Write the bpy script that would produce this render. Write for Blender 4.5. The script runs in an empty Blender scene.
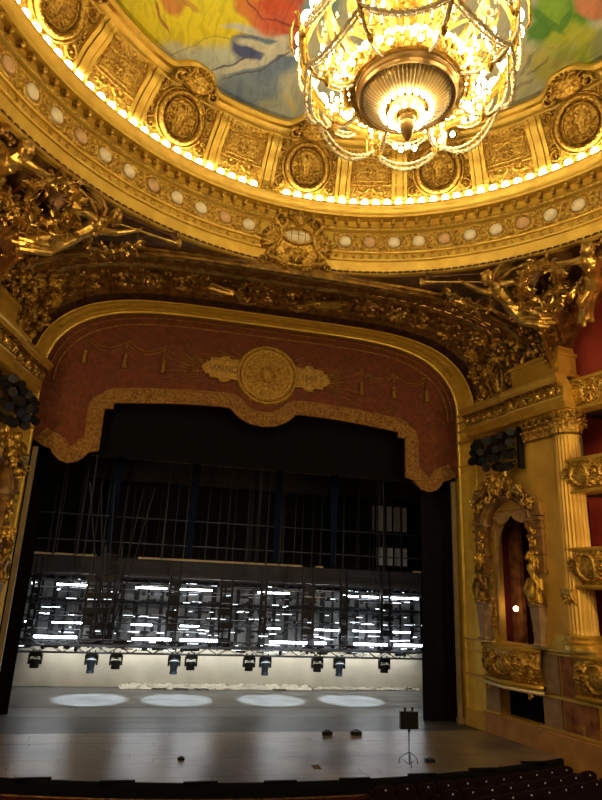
import bpy, math, random
import numpy as np
from mathutils import Matrix, Vector
random.seed(7); rng = np.random.RandomState(5)
S = bpy.context.scene; C = S.collection
PI = math.pi
# ------------------------------------------------------------------ camera, world, exposure
CP = Vector((-3.5432, -22.3808, 4.5192)); YAW, PIT, ROLL = .21963, .29722, .04379
f_ = Vector((math.sin(YAW)*math.cos(PIT), math.cos(YAW)*math.cos(PIT), math.sin(PIT)))
r_ = Vector((math.cos(YAW), -math.sin(YAW), 0)); u_ = r_.cross(f_)
r2 = math.cos(ROLL)*r_ + math.sin(ROLL)*u_; u2 = -math.sin(ROLL)*r_ + math.cos(ROLL)*u_
cam = bpy.data.objects.new('camera', bpy.data.cameras.new('camera')); C.objects.link(cam)
M_ = Matrix((( r2.x, u2.x, -f_.x, CP.x), (r2.y, u2.y, -f_.y, CP.y), (r2.z, u2.z, -f_.z, CP.z), (0, 0, 0, 1)))
cam.matrix_world = M_
cam.data.sensor_fit = 'VERTICAL'; cam.data.sensor_height = 24; cam.data.lens = 609/800*24
cam.data.clip_end = 200; cam.data.clip_start = .05
S.camera = cam
S.view_settings.view_transform = 'Standard'; S.view_settings.look = 'None'
S.view_settings.gamma = 1; S.view_settings.exposure = 0.6; S.view_settings.use_curve_mapping = False
W = bpy.data.worlds.new('world'); S.world = W; W.use_nodes = True
W.node_tree.nodes['Background'].inputs[0].default_value = (1.0, .60, .22, 1)
W.node_tree.nodes['Background'].inputs[1].default_value = .035
S.cycles.sample_clamp_indirect = 6; S.cycles.max_bounces = 6
S.cycles.caustics_reflective = False; S.cycles.caustics_refractive = False
RCY = -14.116          # centre of the round ceiling on the hall's axis

# ------------------------------------------------------------------ materials
def mat(name, col, rough=.5, metal=0., emit=None, es=0., bump=0., bscale=20., var=0., vscale=3., col2=None, kind='noise', spec=.5, trans=0.):
    m = bpy.data.materials.new(name); m.use_nodes = True; nt = m.node_tree; b = nt.nodes['Principled BSDF']
    b.inputs['Base Color'].default_value = (*col, 1); b.inputs['Roughness'].default_value = rough
    b.inputs['Metallic'].default_value = metal; b.inputs['Specular IOR Level'].default_value = spec
    if trans: b.inputs['Transmission Weight'].default_value = trans
    if emit: b.inputs['Emission Color'].default_value = (*emit, 1); b.inputs['Emission Strength'].default_value = es
    if bump or var:
        tc = nt.nodes.new('ShaderNodeTexCoord')
    if var:
        n = nt.nodes.new('ShaderNodeTexNoise'); n.inputs['Scale'].default_value = vscale; n.inputs['Detail'].default_value = 6
        nt.links.new(tc.outputs['Object'], n.inputs['Vector'])
        r = nt.nodes.new('ShaderNodeValToRGB'); e = r.color_ramp.elements
        c2 = col2 or tuple(c*(1-var) for c in col)
        e[0].position = .35; e[0].color = (*c2, 1); e[1].position = .65; e[1].color = (*col, 1)
        nt.links.new(n.outputs['Fac'], r.inputs['Fac']); nt.links.new(r.outputs['Color'], b.inputs['Base Color'])
    if bump:
        if kind == 'voronoi':
            n = nt.nodes.new('ShaderNodeTexVoronoi'); n.inputs['Scale'].default_value = bscale; out = n.outputs['Distance']
        else:
            n = nt.nodes.new('ShaderNodeTexNoise'); n.inputs['Scale'].default_value = bscale; n.inputs['Detail'].default_value = 4; out = n.outputs['Fac']
        nt.links.new(tc.outputs['Object'], n.inputs['Vector'])
        bp = nt.nodes.new('ShaderNodeBump'); bp.inputs['Strength'].default_value = bump; bp.inputs['Distance'].default_value = .03
        nt.links.new(out, bp.inputs['Height']); nt.links.new(bp.outputs['Normal'], b.inputs['Normal'])
    return m
GOLD = (.78, .52, .085); G2 = (.40, .20, .03)
mGold = mat('gold_leaf', GOLD, .36, .62, bump=.35, bscale=14, var=.4, vscale=2.2, col2=(.64, .39, .055))
mGoldR = mat('gold_relief', GOLD, .33, .68, bump=.9, bscale=20, var=.5, vscale=13, col2=(.28, .125, .016))  # dark brown mottling stands in for shade in the carved recesses
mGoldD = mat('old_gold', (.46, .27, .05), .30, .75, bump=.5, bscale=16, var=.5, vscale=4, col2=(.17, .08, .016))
mGoldS = mat('statue_gold', (.62, .41, .09), .30, .85, bump=.2, bscale=12, var=.5, vscale=5, col2=(.34, .20, .04))
mGoldW = mat('painted_gold_wall', (.80, .50, .085), .5, .15, bump=.25, bscale=8, var=.35, vscale=1.5, col2=(.64, .38, .06))
mBrown = mat('dark_bronze', (.12, .055, .018), .35, .7, bump=.5, bscale=18, var=.5, vscale=5, col2=(.05, .02, .008))
mGroundBrown = mat('brown_ground', (.16, .075, .02), .45, .5, bump=.4, bscale=18, var=.4, vscale=5)  # dark brown ground behind the carving, mottled by noise
mCream = mat('cream_stone', (.97, .84, .54), .4, 0, bump=.15, bscale=6, var=.15, vscale=6, col2=(.80, .64, .36))
mPink = mat('pink_stone', (.78, .46, .20), .4, 0, var=.25, vscale=6, bump=.1)
mBulb = mat('lit_bulb', (1, .9, .7), .3, emit=(1.0, .86, .58), es=14)
mBulbC = mat('lit_globe', (1, .9, .7), .3, emit=(1.0, .87, .60), es=20)
mRed = mat('red_wall_cloth', (.50, .06, .028), .75, bump=.2, bscale=40, var=.25, vscale=2)
mRedD = mat('dark_red_velvet', (.045, .006, .007), .9, spec=.15, bump=.3, bscale=40, var=.4, vscale=3)
mVelvet = mat('crimson_velvet', (.22, .050, .012), .8, bump=.9, bscale=16, var=.6, vscale=7, col2=(.12, .034, .009))
mEmbr = mat('gold_embroidery', (.46, .25, .04), .6, .25, bump=.9, bscale=26, var=.6, vscale=12, col2=(.20, .075, .014))
mEmbrL = mat('bright_gold_embroidery', (.62, .38, .045), .5, .35, bump=.7, bscale=24, var=.4, vscale=10, col2=(.34, .17, .025))
mBlack = mat('black_cloth', (.006, .006, .007), .95, bump=.2, bscale=6, spec=.1)
mBlackM = mat('black_metal', (.012, .012, .014), .45, .4, bump=.1, bscale=20)
mSteel = mat('grey_steel', (.07, .072, .08), .35, .8, bump=.1, bscale=20)
mNavy = mat('dark_blue_shell', (.05, .08, .13), .4, .2, bump=.05)
mBlueBeam = mat('dark_blue_beam', (.004, .008, .02), .9, spec=.1, bump=.1, bscale=8)
mWhiteC = mat('white_backcloth', (.52, .50, .42), .9, bump=.25, bscale=3, var=.1, vscale=1.5, spec=.2)
mTube = mat('lit_tube', (1, 1, 1), .3, emit=(.86, .92, 1.0), es=16)
mTubeGlint = mat('dim_tube_and_glint', (1, 1, 1), .3, emit=(.80, .90, 1.0), es=1.6)
mWood = mat('brown_wood', (.14, .075, .035), .6, bump=.3, bscale=12, var=.3, vscale=4)
mDarkW = mat('dark_gallery_boards', (.020, .012, .008), .7, bump=.3, bscale=6, var=.4, vscale=2)
mLipW = mat('pale_wood_edge', (.42, .28, .12), .6, bump=.2, bscale=10)
mStageF = mat('worn_glare_boards', (.23, .175, .105), .30, bump=.25, bscale=4, var=.6, vscale=.42, col2=(.065, .052, .034))  # broad light and dark patches imitate reflections on the worn boards
mStageShade = mat('painted_shade_boards', (.065, .068, .064), .42, bump=.25, bscale=4, var=.4, vscale=.8, col2=(.035, .036, .034))  # darker copy of the boards paints a shadow across the stage
mStageB = mat('grey_stage_boards', (.15, .155, .155), .42, bump=.25, bscale=4, var=.4, vscale=1.2, col2=(.10, .10, .10))
mMarG = mat('grey_marble', (.40, .27, .15), .45, bump=.1, bscale=5, var=.4, vscale=5, col2=(.28, .18, .09), spec=.2)
mMarB = mat('brown_marble', (.58, .30, .07), .4, bump=.15, bscale=6, var=.4, vscale=1.6, col2=(.38, .18, .045))
mMarR = mat('red_marble', (.38, .16, .05), .5, spec=.2, bump=.15, bscale=6, var=.4, vscale=3, col2=(.15, .05, .02))
mMarN = mat('niche_marble', (.36, .19, .045), .45, bump=.2, bscale=8, var=.4, vscale=3, col2=(.20, .10, .025))
mDrape = mat('cream_gold_drape', (.62, .38, .13), .75, bump=.3, bscale=10, var=.3, vscale=6)
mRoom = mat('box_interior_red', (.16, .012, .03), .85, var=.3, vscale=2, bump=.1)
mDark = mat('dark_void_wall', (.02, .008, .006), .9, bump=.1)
mSeat = mat('seat_velvet', (.014, .004, .006), .9, spec=.15, bump=.2, bscale=30)
mPlate = mat('white_number_plate', (.6, .6, .62), .4, bump=.05)
mGrey = mat('grey_stage_wall', (.26, .27, .28), .8, bump=.3, bscale=2, var=.5, vscale=1.3, col2=(.09, .10, .10))
mCrys = mat('crystal_beads', (.95, .80, .45), .2, .1, bump=.6, bscale=40, kind='voronoi')
mBowl = mat('bronze_bowl', (.34, .19, .05), .3, .7, bump=.2, bscale=20)
mPanelW = mat('white_panel', (.85, .85, .80), .8, bump=.1, var=.2, vscale=2)

# ------------------------------------------------------------------ mesh builder
class MB:
    def __init__(s): s.V = []; s.F = []; s.n = 0
    def add(s, V, F):
        V = np.asarray(V, float).reshape(-1, 3); s.V.append(V)
        s.F.append(np.asarray(F, int) + s.n); s.n += len(V); return s
    def box(s, c, d, rz=0., R=None):
        v = np.array([(x, y, z) for x in (-.5, .5) for y in (-.5, .5) for z in (-.5, .5)]) * np.array(d)
        if rz: ca, sa = math.cos(rz), math.sin(rz); v = np.c_[v[:, 0]*ca - v[:, 1]*sa, v[:, 0]*sa + v[:, 1]*ca, v[:, 2]]
        if R is not None: v = v @ np.array(R).T
        return s.add(v + np.array(c), [(0, 1, 3, 2), (4, 6, 7, 5), (0, 4, 5, 1), (2, 3, 7, 6), (0, 2, 6, 4), (1, 5, 7, 3)])
    def hexa(s, P):      # 8 corners: bottom 4 (ccw) then top 4
        return s.add(P, [(0, 3, 2, 1), (4, 5, 6, 7), (0, 1, 5, 4), (1, 2, 6, 5), (2, 3, 7, 6), (3, 0, 4, 7)])
    def cutgrid(s, P, keep):                # grid without the quads where nothing is carved
        nu, nv = P.shape[:2]; I = np.arange(nu*nv).reshape(nu, nv); a, b = I[:-1], I[1:]
        F = np.stack([a[:, :-1], b[:, :-1], b[:, 1:], a[:, 1:]], -1).reshape(-1, 4); k = keep.ravel()
        return s.add(P.reshape(-1, 3), F[k[F].any(1)])
    def grid(s, P, wu=False, wv=False):     # P [nu,nv,3]
        nu, nv = P.shape[:2]; I = np.arange(nu*nv).reshape(nu, nv)
        a = I if wu else I[:-1]; b = np.roll(I, -1, 0) if wu else I[1:]
        if wv: F = np.stack([a, b, np.roll(b, -1, 1), np.roll(a, -1, 1)], -1)
        else: F = np.stack([a[:, :-1], b[:, :-1], b[:, 1:], a[:, 1:]], -1)
        return s.add(P.reshape(-1, 3), F.reshape(-1, 4))
    def tube(s, pts, r, n=6, closed=False, caps=True):
        p = np.asarray(pts, float); m = len(p); r = np.broadcast_to(np.asarray(r, float), (m,))
        t = (np.roll(p, -1, 0) - np.roll(p, 1, 0)) if closed else np.gradient(p, axis=0)
        t /= np.linalg.norm(t, axis=1)[:, None] + 1e-9
        up = np.array((0, 0, 1.)) if abs(t[:, 2]).mean() < .8 else np.array((0, 1., 0))
        a = np.cross(t, up); a /= np.linalg.norm(a, axis=1)[:, None] + 1e-9; b = np.cross(t, a)
        th = np.linspace(0, 2*PI, n, endpoint=False)
        P = p[:, None] + r[:, None, None]*(a[:, None]*np.cos(th)[None, :, None] + b[:, None]*np.sin(th)[None, :, None])
        s.grid(P, wu=closed, wv=True)
        if caps and not closed:
            k = s.n - m*n
            for base in (0, (m-1)*n):
                s.V.append(p[0 if base == 0 else -1][None]); c = s.n; s.n += 1
                i = np.arange(n); s.F.append(np.stack([k+base+i, k+base+(i+1) % n, np.full(n, c), np.full(n, c)], -1))
        return s
    def sph(s, c, r, nu=8, nv=6, R=None):
        u = np.linspace(0, 2*PI, nu, endpoint=False); v = np.linspace(0, PI, nv)
        P = np.stack([np.outer(np.cos(u), np.sin(v)), np.outer(np.sin(u), np.sin(v)), np.outer(np.ones(nu), np.cos(v))], -1)*np.array(r)
        if R is not None: P = P @ np.array(R).T
        return s.grid(P + np.array(c), wu=True)
    def lathe(s, prof, n=24, c=(0, 0), a0=0., a1=2*PI):
        prof = np.asarray(prof, float); full = abs(a1-a0-2*PI) < 1e-6
        u = np.linspace(a0, a1, n, endpoint=not full)
        P = np.stack([c[0]+np.outer(np.sin(u), prof[:, 0]), c[1]+np.outer(np.cos(u), prof[:, 0]), np.outer(np.ones(n), prof[:, 1])], -1)
        return s.grid(P, wu=full)
    def xf(s, f): s.V = [f(v) for v in s.V]; return s
    def build(s, name, m, parent=None, smooth=True, ang=40, world=True):
        V = np.concatenate(s.V); F = np.concatenate(s.F)
        tri = F[:, 2] == F[:, 3]
        me = bpy.data.meshes.new(name); me.vertices.add(len(V)); me.vertices.foreach_set('co', V.ravel())
        cnt = np.where(tri, 3, 4); L = np.concatenate([F[i, :c] for i, c in ((None, 0),)]) if False else None
        mask = np.ones(F.shape, bool); mask[tri, 3] = False; L = F[mask]
        me.loops.add(len(L)); me.loops.foreach_set('vertex_index', L.astype(np.int32))
        me.polygons.add(len(F)); st = np.concatenate([[0], np.cumsum(cnt)[:-1]]); me.polygons.foreach_set('loop_start', st.astype(np.int32))
        me.update(calc_edges=True); me.validate()
        if not smooth: me.polygons.foreach_set('use_smooth', np.zeros(len(me.polygons), bool))
        if smooth:
            me.polygons.foreach_set('use_smooth', np.ones(len(me.polygons), bool)); me.set_sharp_from_angle(angle=math.radians(ang))
        me.materials.append(m)
        o = bpy.data.objects.new(name, me); C.objects.link(o)
        if parent is not None:
            o.parent = parent
            if world:
                o.matrix_parent_inverse = Matrix.Translation(-Vector(parent_world(parent)))
        return o
def parent_world(p):
    v = Vector((0, 0, 0))
    # parents here are only translated or stand at the origin with identity inverse
    while p is not None: v += p.matrix_parent_inverse.to_translation() + p.location; p = p.parent
    return v
def thing(name, label, cat, loc=(0, 0, 0), group=None):
    o = bpy.data.objects.new(name, None); C.objects.link(o); o.location = loc; o.empty_display_size = .1
    return tag(o, label, cat, group)
def tag(o, label=None, cat=None, group=None, kind=None):
    if label: o['label'] = label
    if cat: o['category'] = cat
    if group: o['group'] = group
    if kind: o['kind'] = kind
    return o
def struct(o, label=None): o['kind'] = 'structure'; (label and o.__setitem__('label', label)); return o
def rep(o, parent, Mx=None, name=None):       # copy sharing mesh data
    c = o.copy(); C.objects.link(c); c.parent = parent; c.matrix_parent_inverse = o.matrix_parent_inverse.copy()
    if Mx is not None: c.matrix_basis = Mx
    return c
def copy_tree(o, Mx):
    c = o.copy(); C.objects.link(c); c.matrix_world = Mx
    def kids(a, b):
        for ch in list(a.children):
            d = ch.copy(); C.objects.link(d); d.parent = b; d.matrix_parent_inverse = ch.matrix_parent_inverse.copy(); kids(ch, d)
    kids(o, c); return c
MIR = Matrix.Scale(-1, 4, (1, 0, 0))

# ------------------------------------------------------------------ carved relief height tiles
class Tile:
    def __init__(s, w, h, nx, ny):
        s.w, s.h = w, h; s.X, s.Y = np.meshgrid(np.linspace(0, w, nx), np.linspace(0, h, ny), indexing='ij'); s.H = np.zeros((nx, ny))
    def mx(s, h): s.H = np.maximum(s.H, h); return s
    def dome(s, x, y, r, h, ry=None, ang=0):
        dx, dy = s.X-x, s.Y-y; c, sn = math.cos(ang), math.sin(ang); a = (dx*c+dy*sn)/r; b = (-dx*sn+dy*c)/(ry or r)
        return s.mx(h*np.sqrt(np.clip(1-a*a-b*b, 0, 1)))
    def ring(s, x, y, R, w, h, ry=None):
        k = R/(ry or R); d = np.hypot(s.X-x, (s.Y-y)*k)-R; return s.mx(h*np.sqrt(np.clip(1-(d/w)**2, 0, 1)))
    def stroke(s, pts, r, h):
        pts = np.asarray(pts); r = np.broadcast_to(np.asarray(r, float), (len(pts),))
        for (x, y), q in zip(pts, r):
            i0, i1 = np.searchsorted(s.X[:, 0], (x-q, x+q)); j0, j1 = np.searchsorted(s.Y[0], (y-q, y+q))
            if i1 <= i0 or j1 <= j0: continue
            X, Y = s.X[i0:i1, j0:j1], s.Y[i0:i1, j0:j1]; d2 = ((X-x)**2+(Y-y)**2)/q**2
            v = h*min(1, q/.05)*np.sqrt(np.clip(1-d2, 0, 1)); s.H[i0:i1, j0:j1] = np.maximum(s.H[i0:i1, j0:j1], v)
        return s
    def spiral(s, x, y, R, turns, a0, sg=1, r=.03, h=.04, leafy=True):
        n = max(24, int(R*turns*150)); t = np.linspace(0, 1, n); rad = R*(1-t)**.8+.01; a = a0+sg*t*turns*2*PI
        s.stroke(np.c_[x+rad*np.cos(a), y+rad*np.sin(a)], r*(1-.5*t), h)
        if leafy:
            for k in np.linspace(.05, .6, 6):
                rd = R*(1-k)**.8; aa = a0+sg*k*turns*2*PI
                s.leaf(x+rad[0]*0+rd*math.cos(aa), y+rd*math.sin(aa), aa+sg*.5, R*.42, R*.13, h*.9)
        return s.dome(x, y, R*.26, h*1.2)
    def leaf(s, x, y, ang, L, w, h):
        dx, dy = s.X-x, s.Y-y; c, sn = math.cos(ang), math.sin(ang); a = (dx*c+dy*sn)/L; b = (-dx*sn+dy*c)
        ww = w*np.sqrt(np.clip(a*(1-a)*4, 0, 1))*(1+.22*np.sin(a*22)); q = np.abs(b)/(ww+1e-6)
        v = h*np.clip(1-q*q, 0, 1)**.5*(.65+.35*np.minimum(1, q*3)); v[(a < 0) | (a > 1)] = 0; return s.mx(v)
    def petals(s, x, y, R, n, h, a0=0):
        for k in range(n): s.leaf(x, y, a0+2*PI*k/n, R, R*2.2/n, h)
        return s.dome(x, y, R*.25, h*1.4)
    def beads(s, y, r, n, h):
        for k in range(n): s.dome((k+.5)*s.w/n, y, r, h)
        return s
    def bar(s, y0, y1, h): s.mx(np.where((s.Y >= y0) & (s.Y <= y1), h, 0)); return s
    def rect(s, x0, x1, y0, y1, w, h):
        d = np.maximum(np.maximum(x0-s.X, s.X-x1), np.maximum(y0-s.Y, s.Y-y1)); return s.mx(h*np.sqrt(np.clip(1-(d/w)**2, 0, 1)))
    def symx(s): s.H = np.maximum(s.H, s.H[::-1]); return s
    def tex(s, amp, sc, seed=0):
        r = np.random.RandomState(seed)
        for k in range(10):
            a, b, p, q = r.uniform(-1, 1, 4)*sc; s.H += amp*np.sin(a*s.X+p)*np.sin(b*s.Y+q)*.4
        return s
def relief(mb, T, fn, u0, u1, n=1, mirror=True):
    """fn(U,V,H)->[...,3]; U runs u0..u1 over n tiles, V 0..1 over the tile's height"""
    nx, ny = T.H.shape
    for k in range(n):
        H = T.H[::-1] if (mirror and k % 2) else T.H
        U = u0+(u1-u0)*(k+T.X/T.w)/n
        mb.grid(fn(U, T.Y/T.h, H))
    return mb
def rinceau(w=2., h=.6, res=90, amp=.05):
    T = Tile(w, h, res, max(20, int(res*h/w*1.3))); m = h/2
    T.spiral(w*.25, m, h*.36, 1.6, PI, 1, .035, amp); T.spiral(w*.75, m, h*.36, 1.6, PI, -1, .035, amp)
    T.petals(w*.5, m, h*.22, 6, amp*.8)
    for a in (.6, 1.2, -.6, -1.2): T.leaf(w*.5, m, a+PI/2*0, h*.45, h*.08, amp*.7); T.leaf(w*.5, m, PI-a, h*.45, h*.08, amp*.7)
    T.leaf(0, m, 0, h*.4, h*.1, amp*.7); T.leaf(w, m, PI, h*.4, h*.1, amp*.7)
    return T
# ------------------------------------------------------------------ curves
def arch_curve(X, zs, B, n, z0, num=400):
    a = np.linspace(-PI/2, PI/2, 1400); x = X*np.sign(a)*np.abs(np.sin(a))**(2/n); z = zs+B*np.cos(a)
    if z0 < zs: x = np.r_[-X, x, X]; z = np.r_[z0, z, z0]
    s = np.r_[0, np.cumsum(np.hypot(np.diff(x), np.diff(z)))]; t = np.linspace(0, s[-1], num)
    return np.c_[np.interp(t, s, x), np.interp(t, s, z)], s[-1]
cv1, L1 = arch_curve(8.35, 11.6, 2.9, 5, 11.5)
cv2, L2 = arch_curve(9.2, 11.5, 2.76, 4.2, 11.5)
def vault(U, V, H=0):       # U -1..1 over the arch, V 0..1 from the stage side (y -1.1) to the hall side (y -5.2)
    t = (np.asarray(U)+1)/2*(len(cv1)-1)
    i = np.arange(len(cv1)); x1, z1 = np.interp(t, i, cv1[:, 0]), np.interp(t, i, cv1[:, 1]); x2, z2 = np.interp(t, i, cv2[:, 0]), np.interp(t, i, cv2[:, 1])
    bul = .35*np.sin(V*PI)
    nx = np.interp(t, i, np.gradient(cv2[:, 1])); nz = -np.interp(t, i, np.gradient(cv2[:, 0])); l = np.hypot(nx, nz)+1e-9; nx, nz = nx/l, nz/l
    k = H-bul
    return np.stack([x1+(x2-x1)*V+nx*k, -1.1-4.1*V+0*t, z1+(z2-z1)*V+nz*k], -1)
def pend(s, t, H=0):        # pendentive, s 0..1 from front crown over the pier to the side crown, t 0 arch edge .. 1 ring
    s = np.asarray(s, float); t = np.asarray(t, float)
    i = np.arange(len(cv2)); c = len(cv2)-1
    sf = np.clip(s*2, 0, 1); fx = np.interp(c/2+sf*c/2, i, cv2[:, 0]); fz = np.interp(c/2+sf*c/2, i, cv2[:, 1])
    ss = np.clip(s*2-1, 0, 1); ang = ss*PI/2
    sy = -5.2-8.9*ss; sx = 9.2+0*ss; sz = 11.5+2.9*np.sqrt(np.clip(1-(1-ss)**4, 0, 1))
    front = s <= .5
    B = np.stack([np.where(front, fx, sx), np.where(front, -5.2, sy), np.where(front, fz, sz)], -1)
    th = s*PI/2; R = np.stack([8.98*np.sin(th), RCY+8.98*np.cos(th), 14.42+0*th], -1)
    tt = t[..., None]; P = B+(R-B)*tt
    n = np.stack([-.42*np.sin(th)-.0, -.42*np.cos(th), -.9+0*th], -1)
    return P+n*np.asarray(H)[..., None] if np.ndim(H) else P+n*H
WN = math.hypot(1, .2); WD = np.array([.2, -1, 0])/WN; WH = np.array([-1, -.2, 0])/WN; WB = np.array([8.33, -1.1, 0])
def wall(s, z, h=0.):       # the box wall beside the stage: s metres towards the hall, h metres out from the wall
    s, z, h = np.broadcast_arrays(np.asarray(s, float), np.asarray(z, float), np.asarray(h, float))
    return WB+s[..., None]*WD+h[..., None]*WH+np.stack([0*s, 0*s, z], -1)
#ENDGEO
def wbox(mb, s0, s1, z0, z1, h0, h1):
    return mb.hexa([wall(*p) for p in ((s0, z0, h0), (s1, z0, h0), (s1, z0, h1), (s0, z0, h1), (s0, z1, h0), (s1, z1, h0), (s1, z1, h1), (s0, z1, h1))])
def both(fn, *labels):      # build on the right, then mirrored on the left
    fn(1, labels[0]); fn(-1, labels[1])
def sx(mb, sg):
    if sg < 0: mb.V = [v*np.array([-1, 1, 1]) for v in mb.V]; mb.F = [f[:, ::-1] if True else f for f in mb.F]
    if sg < 0: mb.F = [np.where((f[:, 0] == f[:, 1])[:, None], f[:, [3, 2, 1, 1]][:, [0, 1, 2, 3]], f) for f in mb.F]
    return mb

# =================================================================== STAGE FLOOR
fl = thing('floor', None, None); del_ = None; struct(fl, 'stage floor of long worn boards with light and shade in their colour')
apron = lambda x: -6.02+.0205*x*x
y = -.85; k = 0; W_ = 9.4
rows = []
while y > -6.0: rows.append((y-.42, y)); y -= .42
for a, b in rows:
    cuts = sorted([-9.4]+[random.uniform(-7, 7) for _ in range(3)]+[9.4])
    for x0, x1 in zip(cuts, cuts[1:]):
        xs = np.linspace(x0+.006, x1-.006, 14); ya = np.maximum(a+.003, apron(xs)); yb = np.full_like(xs, b-.003)
        ok = ya < yb-.01
        if ok.sum() < 2: continue
        lo = np.argmax(ok); hi = len(ok)-np.argmax(ok[::-1]); xs, ya, yb = xs[lo:hi], ya[lo:hi], yb[lo:hi]
        lim = 8.33+(-1.1-yb)*.2+.02; xs = np.minimum(xs, lim); xs = np.maximum(xs, -lim)
        if xs[-1]-xs[0] < .2: continue
        z = random.uniform(-.002, .002)
        P = np.array([[(x, p, -.05), (x, p, z), (x, q, z), (x, q, -.05)] for x, p, q in zip(xs, ya, yb)])
        MB().grid(P).build('plank', mStageF, fl, smooth=False)
y = -.85
while y < 7.9:
    w = .3; cuts = [-12]+[random.uniform(-8, 8)]+[12]; cuts.sort()
    for x0, x1 in zip(cuts, cuts[1:]):
        MB().box(((x0+x1)/2, y+w/2, -.025+random.uniform(-.0015, .0015)), (x1-x0-.006, w-.006, .05)).build('plank', mStageShade if y < 1.5 or 2.9 < y < 3.3 else mStageB, fl, smooth=False)
    y += w
MB().box((0, 2.35, -.06), (24, 13.2, .05)).build('underfloor', mWood, fl, smooth=False)
# curved apron front, dark, and the lower step
xs = np.linspace(-9.05, 9.05, 60)
ap = MB().grid(np.array([[(x, apron(x)-.02, .012), (x, apron(x)-.10, .012), (x, apron(x)-.12, -.05), (x, apron(x)-.12, -.36), (x, apron(x)+.1, -.36), (x, apron(x), -.0)] for x in xs]))
for q in range(9):       # low black hoods of footlights along the edge
    x = -7.6+q*1.9; ap.box((x, apron(x)-.07, .03), (.8, .10, .04))
struct(ap.build('trim_1', mBlack, smooth=False), 'black curved edge of the stage apron')
r = MB().grid(np.array([[(x, apron(x)-.30, -.9), (x, apron(x)-.30, -.30), (x, apron(x)-.34, -.26), (x, apron(x)-.44, -.26), (x, apron(x)-.48, -.30), (x, apron(x)-.48, -.9)] for x in np.linspace(-8.9, 8.75, 60)]))
rail = thing('pit_rail', 'dark red velvet rail curving along the foot of the stage', 'rail', (0, -6.4, -.9))
r.build('rail_panel', mRedD, rail)
MB().tube([(x, apron(x)-.39, -.245) for x in np.linspace(-8.9, 8.75, 60)], .03, 6).build('brass_tube', mBrown, rail)
MB().box((0, -12, -.95), (26, 16, .1)).build('floor', mRedD, smooth=False)
struct(bpy.data.objects['floor.001'] if 'floor.001' in bpy.data.objects else C.objects[-1], 'dark red carpeted floor of the stalls')
# seats
def seat(x, y, L=.26):
    t = thing('theatre_seat', 'dark red theatre seat', 'seat', (x, y, -.9), None)
    MB().box((x, y+.18, -.47+L), (.50, .46, .12)).build('seat', mSeat, t)
    xs = np.linspace(-.25, .25, 9)
    MB().grid(np.array([[(x+a, y-.05+.05*(a/.25)**2, -.75+L), (x+a, y-.07+.05*(a/.25)**2, -.3+L), (x+a, y-.10+.05*(a/.25)**2, L-.16-.07*(a/.25)**2), (x+a, y-.16+.05*(a/.25)**2, L-.18-.07*(a/.25)**2), (x+a, y-.15+.05*(a/.25)**2, -.75+L)] for a in xs])).build('backrest', mSeat, t)
    for s in (-1, 1): MB().box((x+s*.27, y+.1, -.5+L), (.05, .5, .06)).box((x+s*.27, y+.1, -.7+L*.5), (.04, .36, .4+L)).build('armrest', mBrown, t)
    MB().sph((x, y-.165, -.26+L), (.024, .01, .022), 8, 5).build('number_plate', mPlate, t)
    return t
k = 0
ordn = ['first', 'second', 'third', 'fourth', 'fifth', 'sixth', 'seventh', 'eighth', 'ninth', 'tenth', 'eleventh', 'twelfth', 'thirteenth', 'fourteenth']
for row, (dy, xe, n) in enumerate(((0, 8.14, 11), (.62, 8.5, 9), (1.24, 8.7, 8))):
    for q in range(n):
        x = xe-q*.575; o = seat(x, -6.78-dy+.0205*x*x-.02)
        tag(o, 'dark red seat with white dot, %s from right wall in %s stalls row' % (ordn[q], ('front', 'second', 'third')[row]), 'seat', 'stalls seats below the stage')
# baseboards: low marble wall beside the apron
for sg in (1, -1):
    b = MB(); wbox(b, -.1, 5.0, -1.0, .60, -.45, .06); wbox(b, -.1, 5.0, .56, .64, 0, .12); wbox(b, 3.2, 5.2, -1.0, .62, 0, .2)
    struct(sx(b, sg).build('baseboard_right' if sg > 0 else 'baseboard_left', mMarB, smooth=False), 'low brown marble wall %s of the apron' % ('right' if sg > 0 else 'left'))

# =================================================================== PROSCENIUM FRAME
fc0, FL0 = arch_curve(8.15, 11.6, 2.9, 5, 0, 300); fc1, _ = arch_curve(8.35, 11.6, 2.9, 5, 0, 300)
prof = [(-.35, .0), (-.02, .0), (0, .05), (.05, .05), (.07, 0), (.12, -.02), (.16, -.02), (.18, .0), (.24, .0), (.26, -.02), (.82, -.02), (.84, 0), (.88, 0), (.90, .04), (.96, .05), (1.0, .02), (1.02, -.25)]
nx = np.gradient(fc1[:, 1]); nz = -np.gradient(fc1[:, 0]); l = np.hypot(nx, nz); nx, nz = nx/l, nz/l
P = np.array([[(fc0[i, 0]+(fc1[i, 0]-fc0[i, 0])*max(a, 0)+nx[i]*h, -1.1*a, fc0[i, 1]+(fc1[i, 1]-fc0[i, 1])*max(a, 0)+nz[i]*h) for a, h in prof] for i in range(len(fc0))])
pr = thing('proscenium_arch', 'tall gilded arch framing the stage opening', 'arch', (0, 0, 0))
mGoldB = mat('bright_gilding', (.95, .68, .10), .42, .35, bump=.3, bscale=10, var=.3, vscale=3, col2=(.80, .52, .07))
MB().grid(P).build('gold_reveal', mGoldB, pr)
for s in (1, -1):
    for z, t in ((11.55, .10), (11.25, .05), (10.86, .07), (10.45, .10), (10.36, .05), (9.42, .05), (2.95, .07), (2.55, .05), (1.75, .07), (.25, .5), (.55, .08)):
        MB().hexa([(s*x, y, zz) for zz in (z-t/2, z+t/2) for x, y in ((8.10, .02), (8.31, -1.14), (8.6, -1.14), (8.6, .02))]).build('moulding', mGoldW, pr, smooth=False)
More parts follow.
